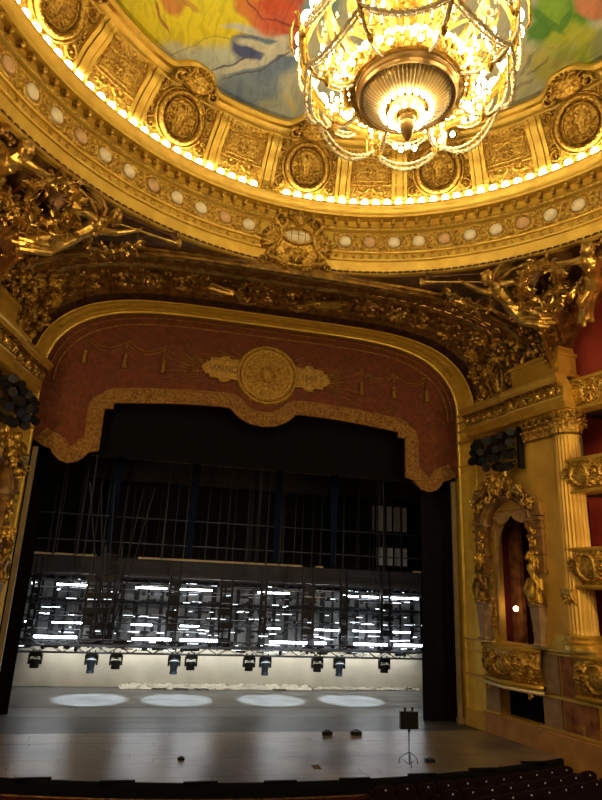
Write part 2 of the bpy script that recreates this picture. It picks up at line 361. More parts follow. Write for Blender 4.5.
# leaf relief along the gold band
T = Tile(.9, .55, 36, 18); T.leaf(.05, .27, 0, .8, .18, .035); T.dome(.45, .27, .06, .05); T.leaf(.45, .27, PI/2, .25, .06, .03); T.leaf(.45, .27, -PI/2, .25, .06, .03)
def frame_pt(U, V, H):
    t = U*(len(fc0)-1); i = np.arange(len(fc0)); a = .29+.49*V
    g = lambda A: np.interp(t, i, A)
    return np.stack([g(fc0[:, 0])+(g(fc1[:, 0])-g(fc0[:, 0]))*a+g(nx)*(H-.018), -1.1*a, g(fc0[:, 1])+(g(fc1[:, 1])-g(fc0[:, 1]))*a+g(nz)*(H-.018)], -1)
relief(MB(), T, frame_pt, .31, .69, 18).build('leaf_band', mGoldB, pr)
# cream uprights behind the frame
for s, w in ((1, 'right'), (-1, 'left')):
    tag(MB().box((s*7.98, .25, 4.4), (.16, .12, 8.9)).box((s*8.0, .25, .1), (.24, .2, .2)).build('upright_post', mat('cream_paint', (.50, .38, .19), .6, bump=.1, bscale=8, var=.2, vscale=2), smooth=False), 'narrow cream upright just inside the gold frame on the stage %s' % w, 'post')

# =================================================================== VALANCE
va = thing('stage_valance', 'wide crimson valance with gold embroidered border and sun medallion above the stage', 'valance', (0, .1, 8.3))
half = [(7.95, 11.5), (8.02, 9.05), (7.75, 8.88), (7.45, 8.78), (7.36, 8.62), (7.15, 8.42), (6.85, 8.32), (6.5, 8.42), (6.28, 8.62), (6.2, 8.75), (5.84, 8.85), (5.84, 10.42), (5.54, 10.44), (5.54, 10.66), (4.2, 10.80), (3.0, 10.90), (1.62, 10.95), (1.3, 10.93), (.95, 10.6), (.5, 10.38), (0, 10.32)]
low = half[1:]+[(-x, z) for x, z in half[-2:0:-1]]
def top_z(x):
    i = len(fc0)//2; j = 14
    return 11.5+2.93*math.sqrt(max(0, 1-min(1, abs(x)/8.18)**5)) if abs(x) < 8.18 else 11.5
# front as columns from the lower outline up to the arch
def low_z(x):
    x = abs(x); pts = sorted([(p[0]+(.005 if p in ((5.84, 8.85), (5.54, 10.44)) else 0), p[1]) for p in half[1:]]); return float(np.interp(x, [p[0] for p in pts], [p[1] for p in pts]))
xs = np.unique(np.r_[np.linspace(-8.1, 8.1, 260), [s*v for s in (1, -1) for v in (5.835, 5.845, 5.535, 5.545, 8.02)]])
rows_ = np.linspace(0, 1, 24)
def zig(x, z): return .012*np.sin(x*5.0+1.5*math.sin(z*2))*1.0
P = np.array([[(x, .08-zig(x, low_z(x)+(top_z(x)-low_z(x))*q), low_z(x)+(top_z(x)-low_z(x))*q) for q in rows_] for x in xs])
Q = P.copy(); Q[:, :, 1] += .08
m = MB().grid(P); m.grid(Q); n0, n1 = P.shape[:2]
m.grid(np.stack([P[:, 0], Q[:, 0]], 1)); m.grid(np.stack([P[:, -1], Q[:, -1]], 1))
m.build('velvet_field', mVelvet, va)
# embroidered border following the lower outline
def offset(path, d):
    p = np.array(path, float); t = np.gradient(p, axis=0); l = np.hypot(*t.T)+1e-9; n = np.c_[-t[:, 1]/l, t[:, 0]/l]
    return p+n*d
def resample(path, step):
    p = np.array(path, float); s = np.r_[0, np.cumsum(np.hypot(*np.diff(p, axis=0).T))]; t = np.linspace(0, s[-1], int(s[-1]/step)); return np.c_[np.interp(t, s, p[:, 0]), np.interp(t, s, p[:, 1])]
lp = resample(low[::-1], .03)                 # left to right
T = Tile(.66, .62, 34, 34); T.bar(0, .05, .05); T.bar(.54, .60, .04); T.petals(.33, .27, .19, 7, .05); T.spiral(.02, .3, .14, 1.2, 0, 1, .03, .05, False); T.spiral(.64, .3, .14, 1.2, PI, -1, .03, .05, False); T.beads(.12, .03, 6, .04)
for a in (.5, 1.1, 2.0, 2.6): T.leaf(.33, .42, a, .14, .03, .04)
n_ = np.array([0, 0.])
g = np.gradient(lp, axis=0); g /= np.hypot(*g.T)[:, None]; 
ker = np.ones(5)/5; gx = np.convolve(np.pad(g[:, 0], 2, 'edge'), ker, 'valid'); gz = np.convolve(np.pad(g[:, 1], 2, 'edge'), ker, 'valid'); gl = np.hypot(gx, gz); gx /= gl; gz /= gl
def bord(U, V, H):
    t = U*(len(lp)-1); i = np.arange(len(lp)); d = V*.58
    return np.stack([np.interp(t, i, lp[:, 0])-np.interp(t, i, gz)*d, .05-H*.7-.004*V, np.interp(t, i, lp[:, 1])+np.interp(t, i, gx)*d], -1)
relief(MB(), T, bord, 0, 1, 42).build('embroidered_border', mEmbr, va)
# embroidered outer margin under the arch and inner fields
mm = MB()
ic, _ = arch_curve(7.75, 11.4, 2.62, 5, 9.2, 200)
mm.tube([(x, .05, z) for x, z in ic], .035, 5)
ic, _ = arch_curve(7.95, 11.5, 2.78, 5, 9.2, 200); mm.tube([(x, .05, z) for x, z in ic], .02, 5)
mm.build('embroidered_cord', mEmbr, va)
# rays and sprays beside the medallion
mm = MB()
for s in (1, -1):
    for k in range(16):
        a = math.radians(8+k*10.0) if True else 0
        R0, R1 = 1.15, 1.5+1.25*abs(math.cos(a))+.1*(k % 2)
        pts = [(s*R*math.cos(a)+.0, .04, 12.25+R*math.sin(a)*.55*(1 if True else 0)-.08*(R-R0)**2) for R in np.linspace(R0, R1*1.25, 7)]
        if pts[-1][2] < 13.9 and a < PI/2*1.05: mm.tube(pts, np.linspace(.03, .012, 7), 4)
    for k in range(9):
        a = -.12+k*.09; pts = [(s*(1.9+R*math.cos(a)), .04, 12.2+R*math.sin(a)+.12*R*R*(k-4)*.2) for R in np.linspace(.7, 2.0+.1*(k % 3), 7)]
        mm.tube(pts, np.linspace(.03, .012, 7), 4)
mm.build('embroidered_rays', mEmbr, va)
for s in (1, -1):
    mm = MB()
    for a, b in ((3.9, 5.35), (5.35, 6.75)):
        for dz in (0, .14): mm.tube([(s*(a+(b-a)*q), .05, 13.15-dz-.32*math.sin(q*PI)-.03*(a-3.9)) for q in np.linspace(0, 1, 12)], .025, 4)
    mm.build('embroidered_swag', mEmbr, va)
for s in (1, -1):
    for x in (3.95, 5.35, 6.8):
        t0 = MB().tube([(s*x, .04, 13.15), (s*x, .02, 12.55)], .02, 5); t0.sph((s*x, -.0, 12.5), (.09, .06, .10), 8, 6)
        t0.lathe([(.05, 12.45), (.09, 12.40), (.085, 12.25), (.11, 12.02), (0.0, 12.02)], 10, (s*x, .0)); t0.build('tassel', mEmbr, va)
# medallion
T = Tile(2.2, 2.2, 120, 120); c = 1.1
T.ring(c, c, 1.03, .07, .12); T.ring(c, c, .92, .03, .06); T.H[np.hypot(T.X-c, T.Y-c) < .9] = np.maximum(T.H[np.hypot(T.X-c, T.Y-c) < .9], .03)
for k in range(12):
    a = 2*PI*k/12; T.leaf(c+.2*math.cos(a), c+.2*math.sin(a), a, .45, .07, .09); T.dome(c+.68*math.cos(a+.26), c+.68*math.sin(a+.26), .1, .09, .07, a); T.leaf(c+.25*math.cos(a+.26), c+.25*math.sin(a+.26), a+.26, .35, .04, .07)
T.ring(c, c, .27, .03, .11); T.ring(c, c, .8, .02, .07); T.dome(c, c, .22, .12, .24)
mx = T.X.ravel()
rr = np.linspace(0, 1.12, 42); aa = np.linspace(0, 2*PI, 110, endpoint=False)
ii = lambda v: np.clip(np.round((v)/2.2*119).astype(int), 0, 119)
Rr, Aa = np.meshgrid(rr, aa, indexing='ij'); Hh = T.H[ii(c+Rr*np.cos(Aa)), ii(c+Rr*np.sin(Aa))]; Hh[-1] = -.06
P = np.stack([Rr*np.cos(Aa), .02-Hh, 12.22+Rr*np.sin(Aa)], -1)
md = MB().grid(P*np.array((1.12, 1, 1.12))+np.array((.06, 0, .18-.12*12.22)), wv=True).build('sun_medallion', mEmbrL, va)
MB().sph((0, -.08, 12.22), (.17, .07, .19), 14, 10).sph((0, -.15, 12.20), (.03, .03, .05), 6, 5).sph((-.06, -.135, 12.27), (.025, .02, .014), 6, 5).sph((.06, -.135, 12.27), (.025, .02, .014), 6, 5).sph((0, -.14, 12.12), (.05, .02, .014), 6, 5).xf(lambda v: v+np.array((.06, 0, .18))).build('sun_face', mEmbrL, md)
mCap = mat('bronze_embroidery', (.20, .10, .02), .6, .2, bump=.3)
def text(body, loc, size, m, parent, rot=(PI/2, 0, 0), ext=.01):
    c = bpy.data.curves.new('lettering', 'FONT'); c.body = body; c.size = size; c.extrude = ext; c.align_x = 'CENTER'; c.align_y = 'CENTER'
    o = bpy.data.objects.new('lettering', c); C.objects.link(o); o.rotation_euler = rot; o.data.materials.append(m)
    me = bpy.data.meshes.new_from_object(o); bpy.data.objects.remove(o); o = bpy.data.objects.new('lettering', me); C.objects.link(o)
    o.parent = parent; o.matrix_parent_inverse = Matrix.Translation(-Vector(parent_world(parent))); o.matrix_basis = Matrix.Translation(loc) @ Matrix.Rotation(rot[0], 4, 'X')
    return o
for s, tx in ((-1, 'ANNO'), (1, '1669')):
    m = MB(); x0, x1 = s*1.05, s*2.15
    m.box(((x0+x1)/2, .03, 12.28), (1.1, .08, .78))
    for z in (11.9, 12.66): m.box(((x0+x1)/2, -.01, z), (1.1, .1, .06))
    m.box((x1, -.01, 12.28), (.06, .1, .8)); m.box((x1+s*.1, .02, 12.28), (.2, .07, .5)); m.sph((x1+s*.22, .02, 12.28), (.13, .06, .16), 10, 6)
    m.sph((s*1.6, 0, 11.83), (.24, .06, .10), 10, 6); m.sph((s*1.6, .01, 12.75), (.2, .06, .08), 10, 6)
    m.xf(lambda v: v+np.array((.06+s*.08, 0, .18)))
    pl = m.build('plaque', mEmbrL, va, smooth=False)
    text(tx, (s*1.68+.06, -.02, 12.46), .34, mCap, pl)

# =================================================================== COVED VAULT OVER THE STAGE OPENING
vt = thing('coved_vault', 'deep dark gold coved vault of carved friezes over the stage arch', 'vault', (0, -3, 14))
def vband(name, T, v0, v1, n, m, base=0., U0=-1, U1=1):
    relief(MB(), T, lambda U, V, H: vault(U, v0+(v1-v0)*V, H+base), U0, U1, n).build(name, m, vt)
def vmold(name, prof, m, nu=160):       # prof list of (v,h)
    U = np.linspace(-1, 1, nu); v = np.array([p[0] for p in prof]); h = np.array([p[1] for p in prof])
    MB().grid(vault(U[:, None]*np.ones(len(v)), np.ones((nu, 1))*v, np.ones((nu, 1))*h)).build(name, m, vt)
vmold('ground', [(v, -.03) for v in np.linspace(0, 1, 24)], mGroundBrown)
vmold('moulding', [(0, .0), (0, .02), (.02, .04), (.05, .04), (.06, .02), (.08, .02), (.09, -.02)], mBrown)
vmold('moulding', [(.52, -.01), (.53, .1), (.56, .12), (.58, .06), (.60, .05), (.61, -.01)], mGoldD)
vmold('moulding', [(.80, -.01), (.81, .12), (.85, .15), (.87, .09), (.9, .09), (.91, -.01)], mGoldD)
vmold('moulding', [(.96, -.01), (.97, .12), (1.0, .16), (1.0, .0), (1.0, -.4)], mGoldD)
T = Tile(2.4, 1.7, 110, 70)
T.spiral(.55, .85, .42, 1.8, PI, 1, .06, .10); T.spiral(1.85, .85, .42, 1.8, 0, -1, .06, .10); T.petals(1.2, .85, .34, 8, .12)
for a in (.5, 1.0, 1.57, 2.1, 2.6): T.leaf(1.2, 1.1, a, .55, .09, .1); T.leaf(1.2, .6, -a, .55, .09, .1)
for x in (.1, 2.3): T.leaf(x, .2, PI/2, 1.2, .14, .1)
vband('carved_frieze', T, .09, .52, 10, mGoldD)
T = Tile(.5, .5, 26, 20); T.leaf(.25, 0, PI/2, .5, .2, .1); T.leaf(0, 0, PI/2, .4, .08, .07); T.leaf(.5, 0, PI/2, .4, .08, .07)
vband('leaf_moulding', T, .61, .80, 48, mGoldD)
T = Tile(.3, .25, 16, 12); T.dome(.15, .12, .1, .09)
vband('bead_moulding', T, .91, .96, 84, mGoldD)

# ================================================================== RING CORNICE
def rmap(R0, z0, R1, z1):
    d = math.hypot(R1-R0, z1-z0); nR, nz = -(z1-z0)/d, (R1-R0)/d
    if nR > 0: nR, nz = -nR, -nz
    def fn(U, V, H):
        R = R0+(R1-R0)*V+nR*H; z = z0+(z1-z0)*V+nz*H
        return np.stack([R*np.sin(U), RCY+R*np.cos(U), z+0*U], -1)
    return fn
co = thing('ring_cornice', 'huge circular gilded cornice with rows of lit globes and stone medallions', 'cornice', (0, RCY, 14.4))
MB().lathe([(9.5, 14.5), (9.12, 14.34), (9.0, 14.34), (8.96, 14.38), (8.96, 14.47), (8.99, 14.49), (8.95, 14.80), (8.90, 14.82), (8.88, 14.86), (8.92, 14.9), (8.92, 15.06), (8.86, 15.08), (8.84, 15.12), (8.88, 15.14), (8.86, 15.80), (8.80, 15.83), (8.76, 15.87), (8.78, 15.93), (8.74, 15.96), (8.86, 15.98), (8.86, 16.25), (8.62, 16.29), (8.60, 16.36), (8.64, 16.40), (8.62, 16.52), (8.55, 16.60), (8.52, 16.66), (8.52, 16.71), (8.60, 16.72), (8.95, 16.72)], 288, (0, RCY)).build('cornice_body', mGold, co)
b = MB()
T = Tile(.28, .16, 14, 8); T.leaf(.14, 0, PI/2, .16, .07, .03)
relief(b, T, rmap(8.92, 14.90, 8.92, 15.06), -PI, PI, 200).build('leaf_moulding', mGoldR, co)
T = Tile(.78, .66, 44, 34); T.ring(.39, .33, .27, .045, .05); T.ring(.39, .33, .33, .02, .03)
for (x, y, a) in ((.0, .05, .8), (.0, .61, -.8), (.78, .05, PI-.8), (.78, .61, PI+.8)): T.leaf(x, y, a, .22, .05, .05)
T.dome(0, .33, .05, .06); T.dome(.78, .33, .05, .06); T.spiral(.0, .33, .12, 1, PI/2, 1, .02, .035, False); T.spiral(.78, .33, .12, 1, PI/2, -1, .02, .035, False)
A0 = math.radians(-.7); dM = math.radians(5.1)
nm = 66; st = (2*PI-math.radians(15.7))/nm
relief(MB(), T, rmap(8.87, 15.15, 8.86, 15.80), A0+math.radians(7.85), A0+2*PI-math.radians(7.85), nm, False).build('carved_frieze', mGoldR, co)
T = Tile(.2, .09, 10, 6); T.dome(.1, .045, .07, .03)
relief(MB(), T, rmap(8.77, 15.87, 8.77, 15.95), -PI, PI, 200).build('bead_moulding', mGoldR, co)
T = Tile(.15, .07, 8, 6); T.dome(.075, .035, .055, .025)
relief(MB(), T, rmap(8.96, 14.39, 8.96, 14.46), -PI, PI, 260).build('bead_moulding', mBrown, co)
def polar(R, a, z): return (R*math.sin(a), RCY+R*math.cos(a), z)
def rotM(a, R, z): return Matrix.Translation((0, 0, 0)) @ Matrix.Translation(polar(R, a, z)) @ Matrix.Rotation(-a, 4, 'Z')
def local_child(mb, name, m, parent): return mb.build(name, m, parent, world=True)
def place(proto, parent, mats):         # proto mesh is modelled around the origin
    inv = Matrix.Translation(-Vector(parent_world(parent))); out = []
    for k, Mx in enumerate(mats):
        o = proto if k == 0 else rep(proto, parent)
        o.matrix_parent_inverse = inv; o.matrix_basis = Mx; out.append(o)
    return out
# medallions (local: -y faces the hall's centre)
def med(m):
    b = MB(); a = np.linspace(0, 2*PI, 20, endpoint=False)
    P = np.array([[(r*math.cos(t), -h, r*math.sin(t)) for r, h in ((.0, .075), (.09, .07), (.16, .05), (.195, .015), (.2, -.02))] for t in a]); b.grid(P, wu=True)
    return b.build('medallion', m, co)
angs = [A0+math.radians(7.85)+st*(k+.5) for k in range(nm)]
lite = [a for k, a in enumerate(angs) if k % 3 != 1]; pk = [a for k, a in enumerate(angs) if k % 3 == 1]
place(med(mCream), co, [rotM(a, 8.84, 15.475) for a in lite]); place(med(mPink), co, [rotM(a, 8.84, 15.475) for a in pk])
b = MB().box((0, -.09, .02), (.12, .20, .10)); b.sph((0, -.17, -.05), (.055, .06, .05), 8, 6); b.box((0, -.02, -.06), (.09, .08, .14))
place(b.build('modillion', mGoldR, co), co, [rotM(2*PI*k/144, 8.86, 16.17) for k in range(144)])
b = MB().sph((0, 0, .12), .118, 10, 8); 
bulb = b.build('bulb', mBulb, co)
la = [math.radians(-1.3+2.5*k) for k in range(144) if k not in (143-2+1-1, 143-1-1+0)]
la = [math.radians(-1.3+2.5*k) for k in range(-72, 72) if k not in (-2, -3)]
bs = place(bulb, co, [rotM(a, 8.62, 16.71) for a in la])
b = MB().lathe([(.05, 0), (.06, .03), (.035, .06), (.05, .07)], 8); place(b.build('lamp_holder', mGoldR, co), co, [rotM(math.radians(-1.3+2.5*k), 8.62, 16.71) for k in range(-72, 72)])
# great cartouche in front of the stage
ca = thing('cartouche', 'large scrolled gold cartouche with oval glass on the ring above the stage centre', 'cartouche', polar(8.8, A0, 14.3))
T = Tile(2.4, 2.0, 140, 110); cx = 1.2
T.dome(cx, 1.05, .95, .10, .75); T.ring(cx, 1.12, .52, .06, .20, .26)
T.spiral(.62, 1.55, .22, 1.4, -PI/2, -1, .07, .2, False); T.spiral(.45, .45, .20, 1.4, PI/2, 1, .06, .18, False); T.spiral(.28, 1.0, .16, 1.2, 0, -1, .05, .15, False)
T.stroke([(.35+.3*math.sin(t), .55+t*.33) for t in np.linspace(0, 3, 60)], .08, .2)
T.stroke([(.25+t*.95, .42-.22*math.sin(t*PI*.5)) for t in np.linspace(0, 1, 60)], .07, .16)
for a in np.linspace(2.0, 3.6, 6): T.leaf(.55, .9, a, .55, .09, .12)
for a in np.linspace(3.6, 4.7, 5): T.leaf(.95, .55, a, .5, .08, .13)
T.spiral(.12, .25, .12, 1.2, 0, 1, .04, .1, False)
T.symx(); T.dome(cx, 1.62, .24, .24, .2)
for a in np.linspace(.3, PI-.3, 9): T.leaf(cx, 1.55, a, .38, .05, .26)
for a in np.linspace(-PI+.2, -.2, 9): T.leaf(cx, .72, a, .42, .07, .17)
T.dome(cx, .62, .2, .22, .16)
keep = T.H > .015
f = rmap(8.97, 14.15, 8.66, 16.25); U = A0+(T.X-cx)/8.8; Pt = f(U, T.Y/T.h, np.where(keep, T.H+.06, -.12))
MB().cutgrid(Pt, keep).build('scrollwork', mGoldR, ca)
b = MB(); a = np.linspace(0, 2*PI, 24, endpoint=False)
P = np.array([[(r*.47*math.cos(t), -h, r*.22*math.sin(t)) for r, h in ((0, .15), (.5, .13), (.85, .08), (1, .0))] for t in a]); b.grid(P, wu=True)
o = b.build('oval_glass', mCream, ca); o.matrix_basis = rotM(A0, 8.7, 15.33); 
b = MB()
for t in (-.25, .0, .25): b.tube([(t*.9, -.16+.1*abs(t), -.2), (t*.9, -.18+.12*abs(t), 0), (t*.9, -.16+.1*abs(t), .2)], .012, 4)
b.tube([(-.45, -.06, 0), (0, -.17, 0), (.45, -.06, 0)], .012, 4)
o = b.build('glazing_bar', mGoldD, ca); o.matrix_basis = rotM(A0, 8.7, 15.33)

# ================================================================== DRUM AND PAINTED CEILING
ce = thing('ceiling', None, None, (0, RCY, 16.7)); struct(ce, 'gilded drum and painted round ceiling')
MB().lathe([(8.95, 16.7), (8.9, 16.78), (8.74, 16.86), (8.70, 16.98), (8.68, 17.02), (7.98, 18.42), (7.92, 18.46), (7.84, 18.5), (7.80, 18.58), (7.74, 18.62), (7.72, 18.74), (7.80, 18.80), (8.0, 18.84)], 288, (0, RCY)).build('drum_wall', mGold, ce)
dr = rmap(8.70, 16.98, 7.96, 18.44); DH = math.hypot(.74, 1.46)
def dfix(T, a, lift=.0):
    f = lambda U, V, H: dr(a+(U-T.w/2)/8.3, V*T.h/DH+lift, H)
    return f
protoR = []
# local frame for drum pieces: x across, y up the slope, h out; converted into a mesh at angle 0 and rotated
def drum_piece(name, T, y0, m, cut=True, hb=.0):
    mb = MB(); keepm = T.H > .004
    H = np.where(keepm, T.H+hb, -.03) if cut else T.H+hb
    U = (T.X-T.w/2)/8.3; V = (y0+T.Y)/DH
    R = 8.70+(7.96-8.70)*V; z = 16.98+1.46*V; nR, nz = -1.46/DH, -.74/DH
    R = R+nR*H; z = z+nz*H
    mb.grid(np.stack([R*np.sin(U), R*np.cos(U), z], -1)); return mb.build(name, m, ce)
def ringcopies(proto, degs):
    inv = Matrix.Translation(-Vector(parent_world(ce)))
    for k, d in enumerate(degs):
        o = proto if k == 0 else rep(proto, ce)
        o.matrix_parent_inverse = inv; o.matrix_basis = Matrix.Translation((0, RCY, 0)) @ Matrix.Rotation(-math.radians(d), 4, 'Z')
T = Tile(2.1, 1.75, 120, 100); c = 1.05; cy = .82
T.ring(c, cy, .66, .09, .22, .70); T.ring(c, cy, .50, .04, .14, .54); T.ring(c, cy, .80, .05, .12, .82)
for k in range(26):
    a = 2*PI*k/26; T.dome(c+.66*math.cos(a), cy+.70*math.sin(a), .05, .26)
inn = np.hypot(T.X-c, (T.Y-cy)/1.06) < .48; T.H[inn] = .03
T.stroke([(c+.20*math.cos(t)*(.7+.5*(t-PI)/PI), cy-.05+.30*math.sin(t)) for t in np.linspace(PI*.95, PI*1.5, 40)], .035, .14)
T.stroke([(c-.22-.05*math.sin(q*6), cy-.05+q*.34) for q in np.linspace(0, 1, 40)], .035, .14)
for dx in (-.07,): T.stroke([(c+dx, cy-.3+q*.5) for q in np.linspace(0, 1, 40)], .018, .10)
for a in (2.3, 3.0, 3.8, 4.3): T.leaf(c-.1, cy-.1, a, .34, .05, .10)
T.spiral(.22, .22, .17, 1.3, PI/2, 1, .05, .13); T.spiral(.2, 1.35, .14, 1.3, -PI/2, -1, .05, .12)
T.symx(); T.stroke([(c, cy-.34+q*.6) for q in np.linspace(0, 1, 40)], .02, .12); T.dome(c, cy+.33, .07, .15); T.dome(c, cy-.38, .1, .13, .06)
ringcopies(drum_piece('lyre_roundel', T, .02, mGoldR), [30*k for k in range(12)])
T = Tile(1.5, 1.0, 80, 56)
T.mx(np.where((abs(T.X-.75) < .66) & (abs(T.Y-.5) < .42), .04, 0)); 
for w_, h_ in ((.66, .42), (.54, .30)):
    d = np.maximum(abs(T.X-.75)-w_, abs(T.Y-.5)-h_); T.mx(.09*np.sqrt(np.clip(1-(d/.035)**2, 0, 1)))
T.petals(.75, .5, .2, 8, .11); T.spiral(.42, .5, .14, 1.3, 0, 1, .03, .08); T.symx()
ringcopies(drum_piece('carved_panel', T, .40, mGoldR), [15+30*k for k in range(12)])
b = MB()
z0 = 0.05
prof_ = [(.0, .02), (.06, .10), (.2, .12), (.35, .09), (.6, .10), (.9, .16), (1.15, .24), (1.3, .26), (1.42, .22), (1.45, .28), (1.55, .30), (1.58, .02)]
for x0, x1 in ((-.24, -.13), (-.10, .10), (.13, .24)):
    P = []
    for yv, h in prof_:
        hh = h+(.03 if x0 == -.10 else 0); row = []
        for x, q in ((x0, -.02), (x0, hh), (x1, hh), (x1, -.02)):
            V = yv/DH; R = 8.70-.74*V-1.46/DH*q; z = 16.98+1.46*V-.74/DH*q; row.append((R*math.sin(x/8.3), R*math.cos(x/8.3), z))
        P.append(row)
    b.grid(np.array(P))
cons = b.build('console', mGold, ce, ang=60); ringcopies(cons, [s*8.6+30*k for k in range(12) for s in (1, -1)])
# shells that rise over the ceiling edge above every roundel
T = Tile(1.15, .95, 64, 52); 
for a in np.linspace(.12, PI-.12, 13): T.leaf(.575, .22, a, .50, .055, .20)
T.dome(.575, .36, .34, .24, .30)
for k in range(40): T.dome(.575+rng.uniform(-.3, .3), .38+rng.uniform(-.15, .22), .045, .25)
T.spiral(.14, .2, .13, 1.3, PI/2, 1, .05, .18, False); T.symx()
mb = MB(); H = np.where(T.H > .004, T.H+.03, -.10); U = (T.X-T.w/2)/7.8; V = T.Y/T.h
R = 7.80-.78*V-.75*H; z = 18.26+.66*V-.65*H; U = U*1.3
mb.cutgrid(np.stack([R*np.sin(U), R*np.cos(U), z], -1), T.H > .004); ringcopies(mb.build('shell_crest', mGoldR, ce), [30*k for k in range(12)])
# curved hood moulding around each crest: gives the scalloped edge of the painting
b = MB()
pts = [(x, .55*math.exp(-(x/.62)**4)) for x in np.linspace(-2.02, 2.02, 46)]
P = []
for x, d in pts:
    d *= .75; a = x/7.75; row = []
    for q, zz in ((.05, 18.60), (-.10, 18.58), (-.16, 18.68), (-.12, 18.80), (.06, 18.84), (.2, 18.86)):
        R = 7.74-d+q; row.append((R*math.sin(a), R*math.cos(a), zz+.25*d))
    P.append(row)
b.grid(np.array(P)); ringcopies(b.build('hood_moulding', mGold, ce), [30*k for k in range(12)])
T = Tile(2.17, 1.62, 120, 90)
for x, y, R_, sg1 in ((.3, .4, .26, 1), (.8, .85, .28, -1), (.3, 1.25, .24, -1), (.85, .28, .2, 1), (.85, 1.4, .18, 1)): T.spiral(x, y, R_, 1.6, .5, sg1, .05, .075)
for k in range(60): T.dome(rng.uniform(.03, 1.05), rng.uniform(.05, 1.55), rng.uniform(.02, .05), .06)
T.symx(); relief(MB(), T, lambda U, V, H: dr(U, .02+V*.96, H), -PI, PI, 24).build('carved_field', mGoldR, ce)
# garland studs between lamps and panels
T = Tile(.62, .3, 34, 18); T.spiral(.15, .14, .1, 1.2, 0, 1, .03, .07, False); T.spiral(.47, .14, .1, 1.2, PI, -1, .03, .07, False); T.petals(.31, .16, .12, 6, .08)
relief(MB(), T, rmap(8.72, 16.80, 8.66, 17.08), -PI, PI, 84, False).build('scroll_band', mGoldR, ce)
# painting
mp = bpy.data.materials.new('ceiling_painting'); mp.use_nodes = True; nt = mp.node_tree; bs_ = nt.nodes['Principled BSDF']; bs_.inputs['Roughness'].default_value = .7
tc = nt.nodes.new('ShaderNodeTexCoord'); nz1 = nt.nodes.new('ShaderNodeTexNoise'); nz1.inputs['Scale'].default_value = 1.1; nz1.inputs['Detail'].default_value = 7
nt.links.new(tc.outputs['Object'], nz1.inputs['Vector'])
sub = nt.nodes.new('ShaderNodeVectorMath'); sub.operation = 'SUBTRACT'; sub.inputs[1].default_value = (.5, .5, .5); nt.links.new(nz1.outputs['Color'], sub.inputs[0])
scl = nt.nodes.new('ShaderNodeVectorMath'); scl.operation = 'SCALE'; scl.inputs['Scale'].default_value = .55; nt.links.new(sub.outputs[0], scl.inputs[0])
addv = nt.nodes.new('ShaderNodeVectorMath'); addv.operation = 'ADD'; nt.links.new(tc.outputs['Object'], addv.inputs[0]); nt.links.new(scl.outputs[0], addv.inputs[1])
cur = None
def mixin(prev, fac, col):
    m = nt.nodes.new('ShaderNodeMix'); m.data_type = 'RGBA'; nt.links.new(fac, m.inputs['Factor'])
    if prev is None: m.inputs['A'].default_value = (.50, .50, .34, 1)
    else: nt.links.new(prev, m.inputs['A'])
    m.inputs['B'].default_value = (*col, 1); return m.outputs['Result']
blobs = [  # x, y, rx, ry, colour : broad patches of the painted ceiling
 (-4.4, -9.3, 3.4, 1.3, (.80, .66, .015)), (-3.0, -10.6, 2.2, 2.0, (.80, .68, .02)), (-4.6, -7.7, 1.3, .5, (.60, .58, .40)), (-3.2, -7.7, .8, .5, (.55, .60, .45)),
 (-2.15, -7.2, 1.0, .8, (.20, .27, .33)), (-1.75, -8.2, .9, .8, (.16, .23, .33)), (-2.5, -8.2, .45, .4, (.07, .10, .24)), (-1.4, -6.6, .5, .4, (.36, .38, .26)), (-.4, -7.0, .5, .7, (.40, .40, .28)), (-.8, -6.5, .9, .4, (.40, .42, .34)), (-1.1, -9.9, .9, .6, (.20, .38, .38)),
 (-4.5, -9.6, .45, .45, (.66, .22, .05)), (-1.75, -9.35, .75, .55, (.66, .10, .03)), (-1.2, -9.0, .5, .45, (.62, .13, .05)), (-1.45, -10.3, .5, .6, (.62, .09, .03)), (-1.9, -8.35, .9, .17, (.62, .60, .42)), (-2.2, -8.75, 1.0, .13, (.60, .60, .48)),
 (5.2, -8.0, 1.5, 1.6, (.46, .42, .24)), (4.9, -9.6, 1.2, 1.0, (.48, .45, .24)), (5.6, -11.5, .8, .95, (.10, .28, .02)), (5.6, -12.9, 1.2, .9, (.30, .42, .10)), (6.3, -11.0, 1.0, .6, (.36, .42, .03)), (6.2, -10.3, .7, .5, (.46, .42, .08)), (6.2, -12.1, .5, .35, (.50, .18, .07)), (7.1, -11.4, .5, .5, (.28, .30, .10)), (5.3, -10.9, .35, .3, (.08, .24, .02)),
 (0, -14, 3.0, 3.0, (.30, .42, .30)), (0, -19, 3.5, 2.0, (.5, .30, .30)), (-5.5, -15, 1.6, 3.0, (.20, .34, .50)), (5.4, -17, 2, 2, (.55, .42, .10))]
for x, y, rx, ry, col in blobs:
    a = nt.nodes.new('ShaderNodeVectorMath'); a.operation = 'SUBTRACT'; nt.links.new(addv.outputs[0], a.inputs[0]); a.inputs[1].default_value = (x, y, 0)
    q = nt.nodes.new('ShaderNodeVectorMath'); q.operation = 'MULTIPLY'; nt.links.new(a.outputs[0], q.inputs[0]); q.inputs[1].default_value = (1/rx, 1/ry, 0)
    l = nt.nodes.new('ShaderNodeVectorMath'); l.operation = 'LENGTH'; nt.links.new(q.outputs[0], l.inputs[0])
    mr = nt.nodes.new('ShaderNodeMapRange'); nt.links.new(l.outputs['Value'], mr.inputs['Value']); mr.inputs['From Min'].default_value = .75; mr.inputs['From Max'].default_value = 1.15; mr.inputs['To Min'].default_value = 1; mr.inputs['To Max'].default_value = 0
    cur = mixin(cur, mr.outputs['Result'], col)
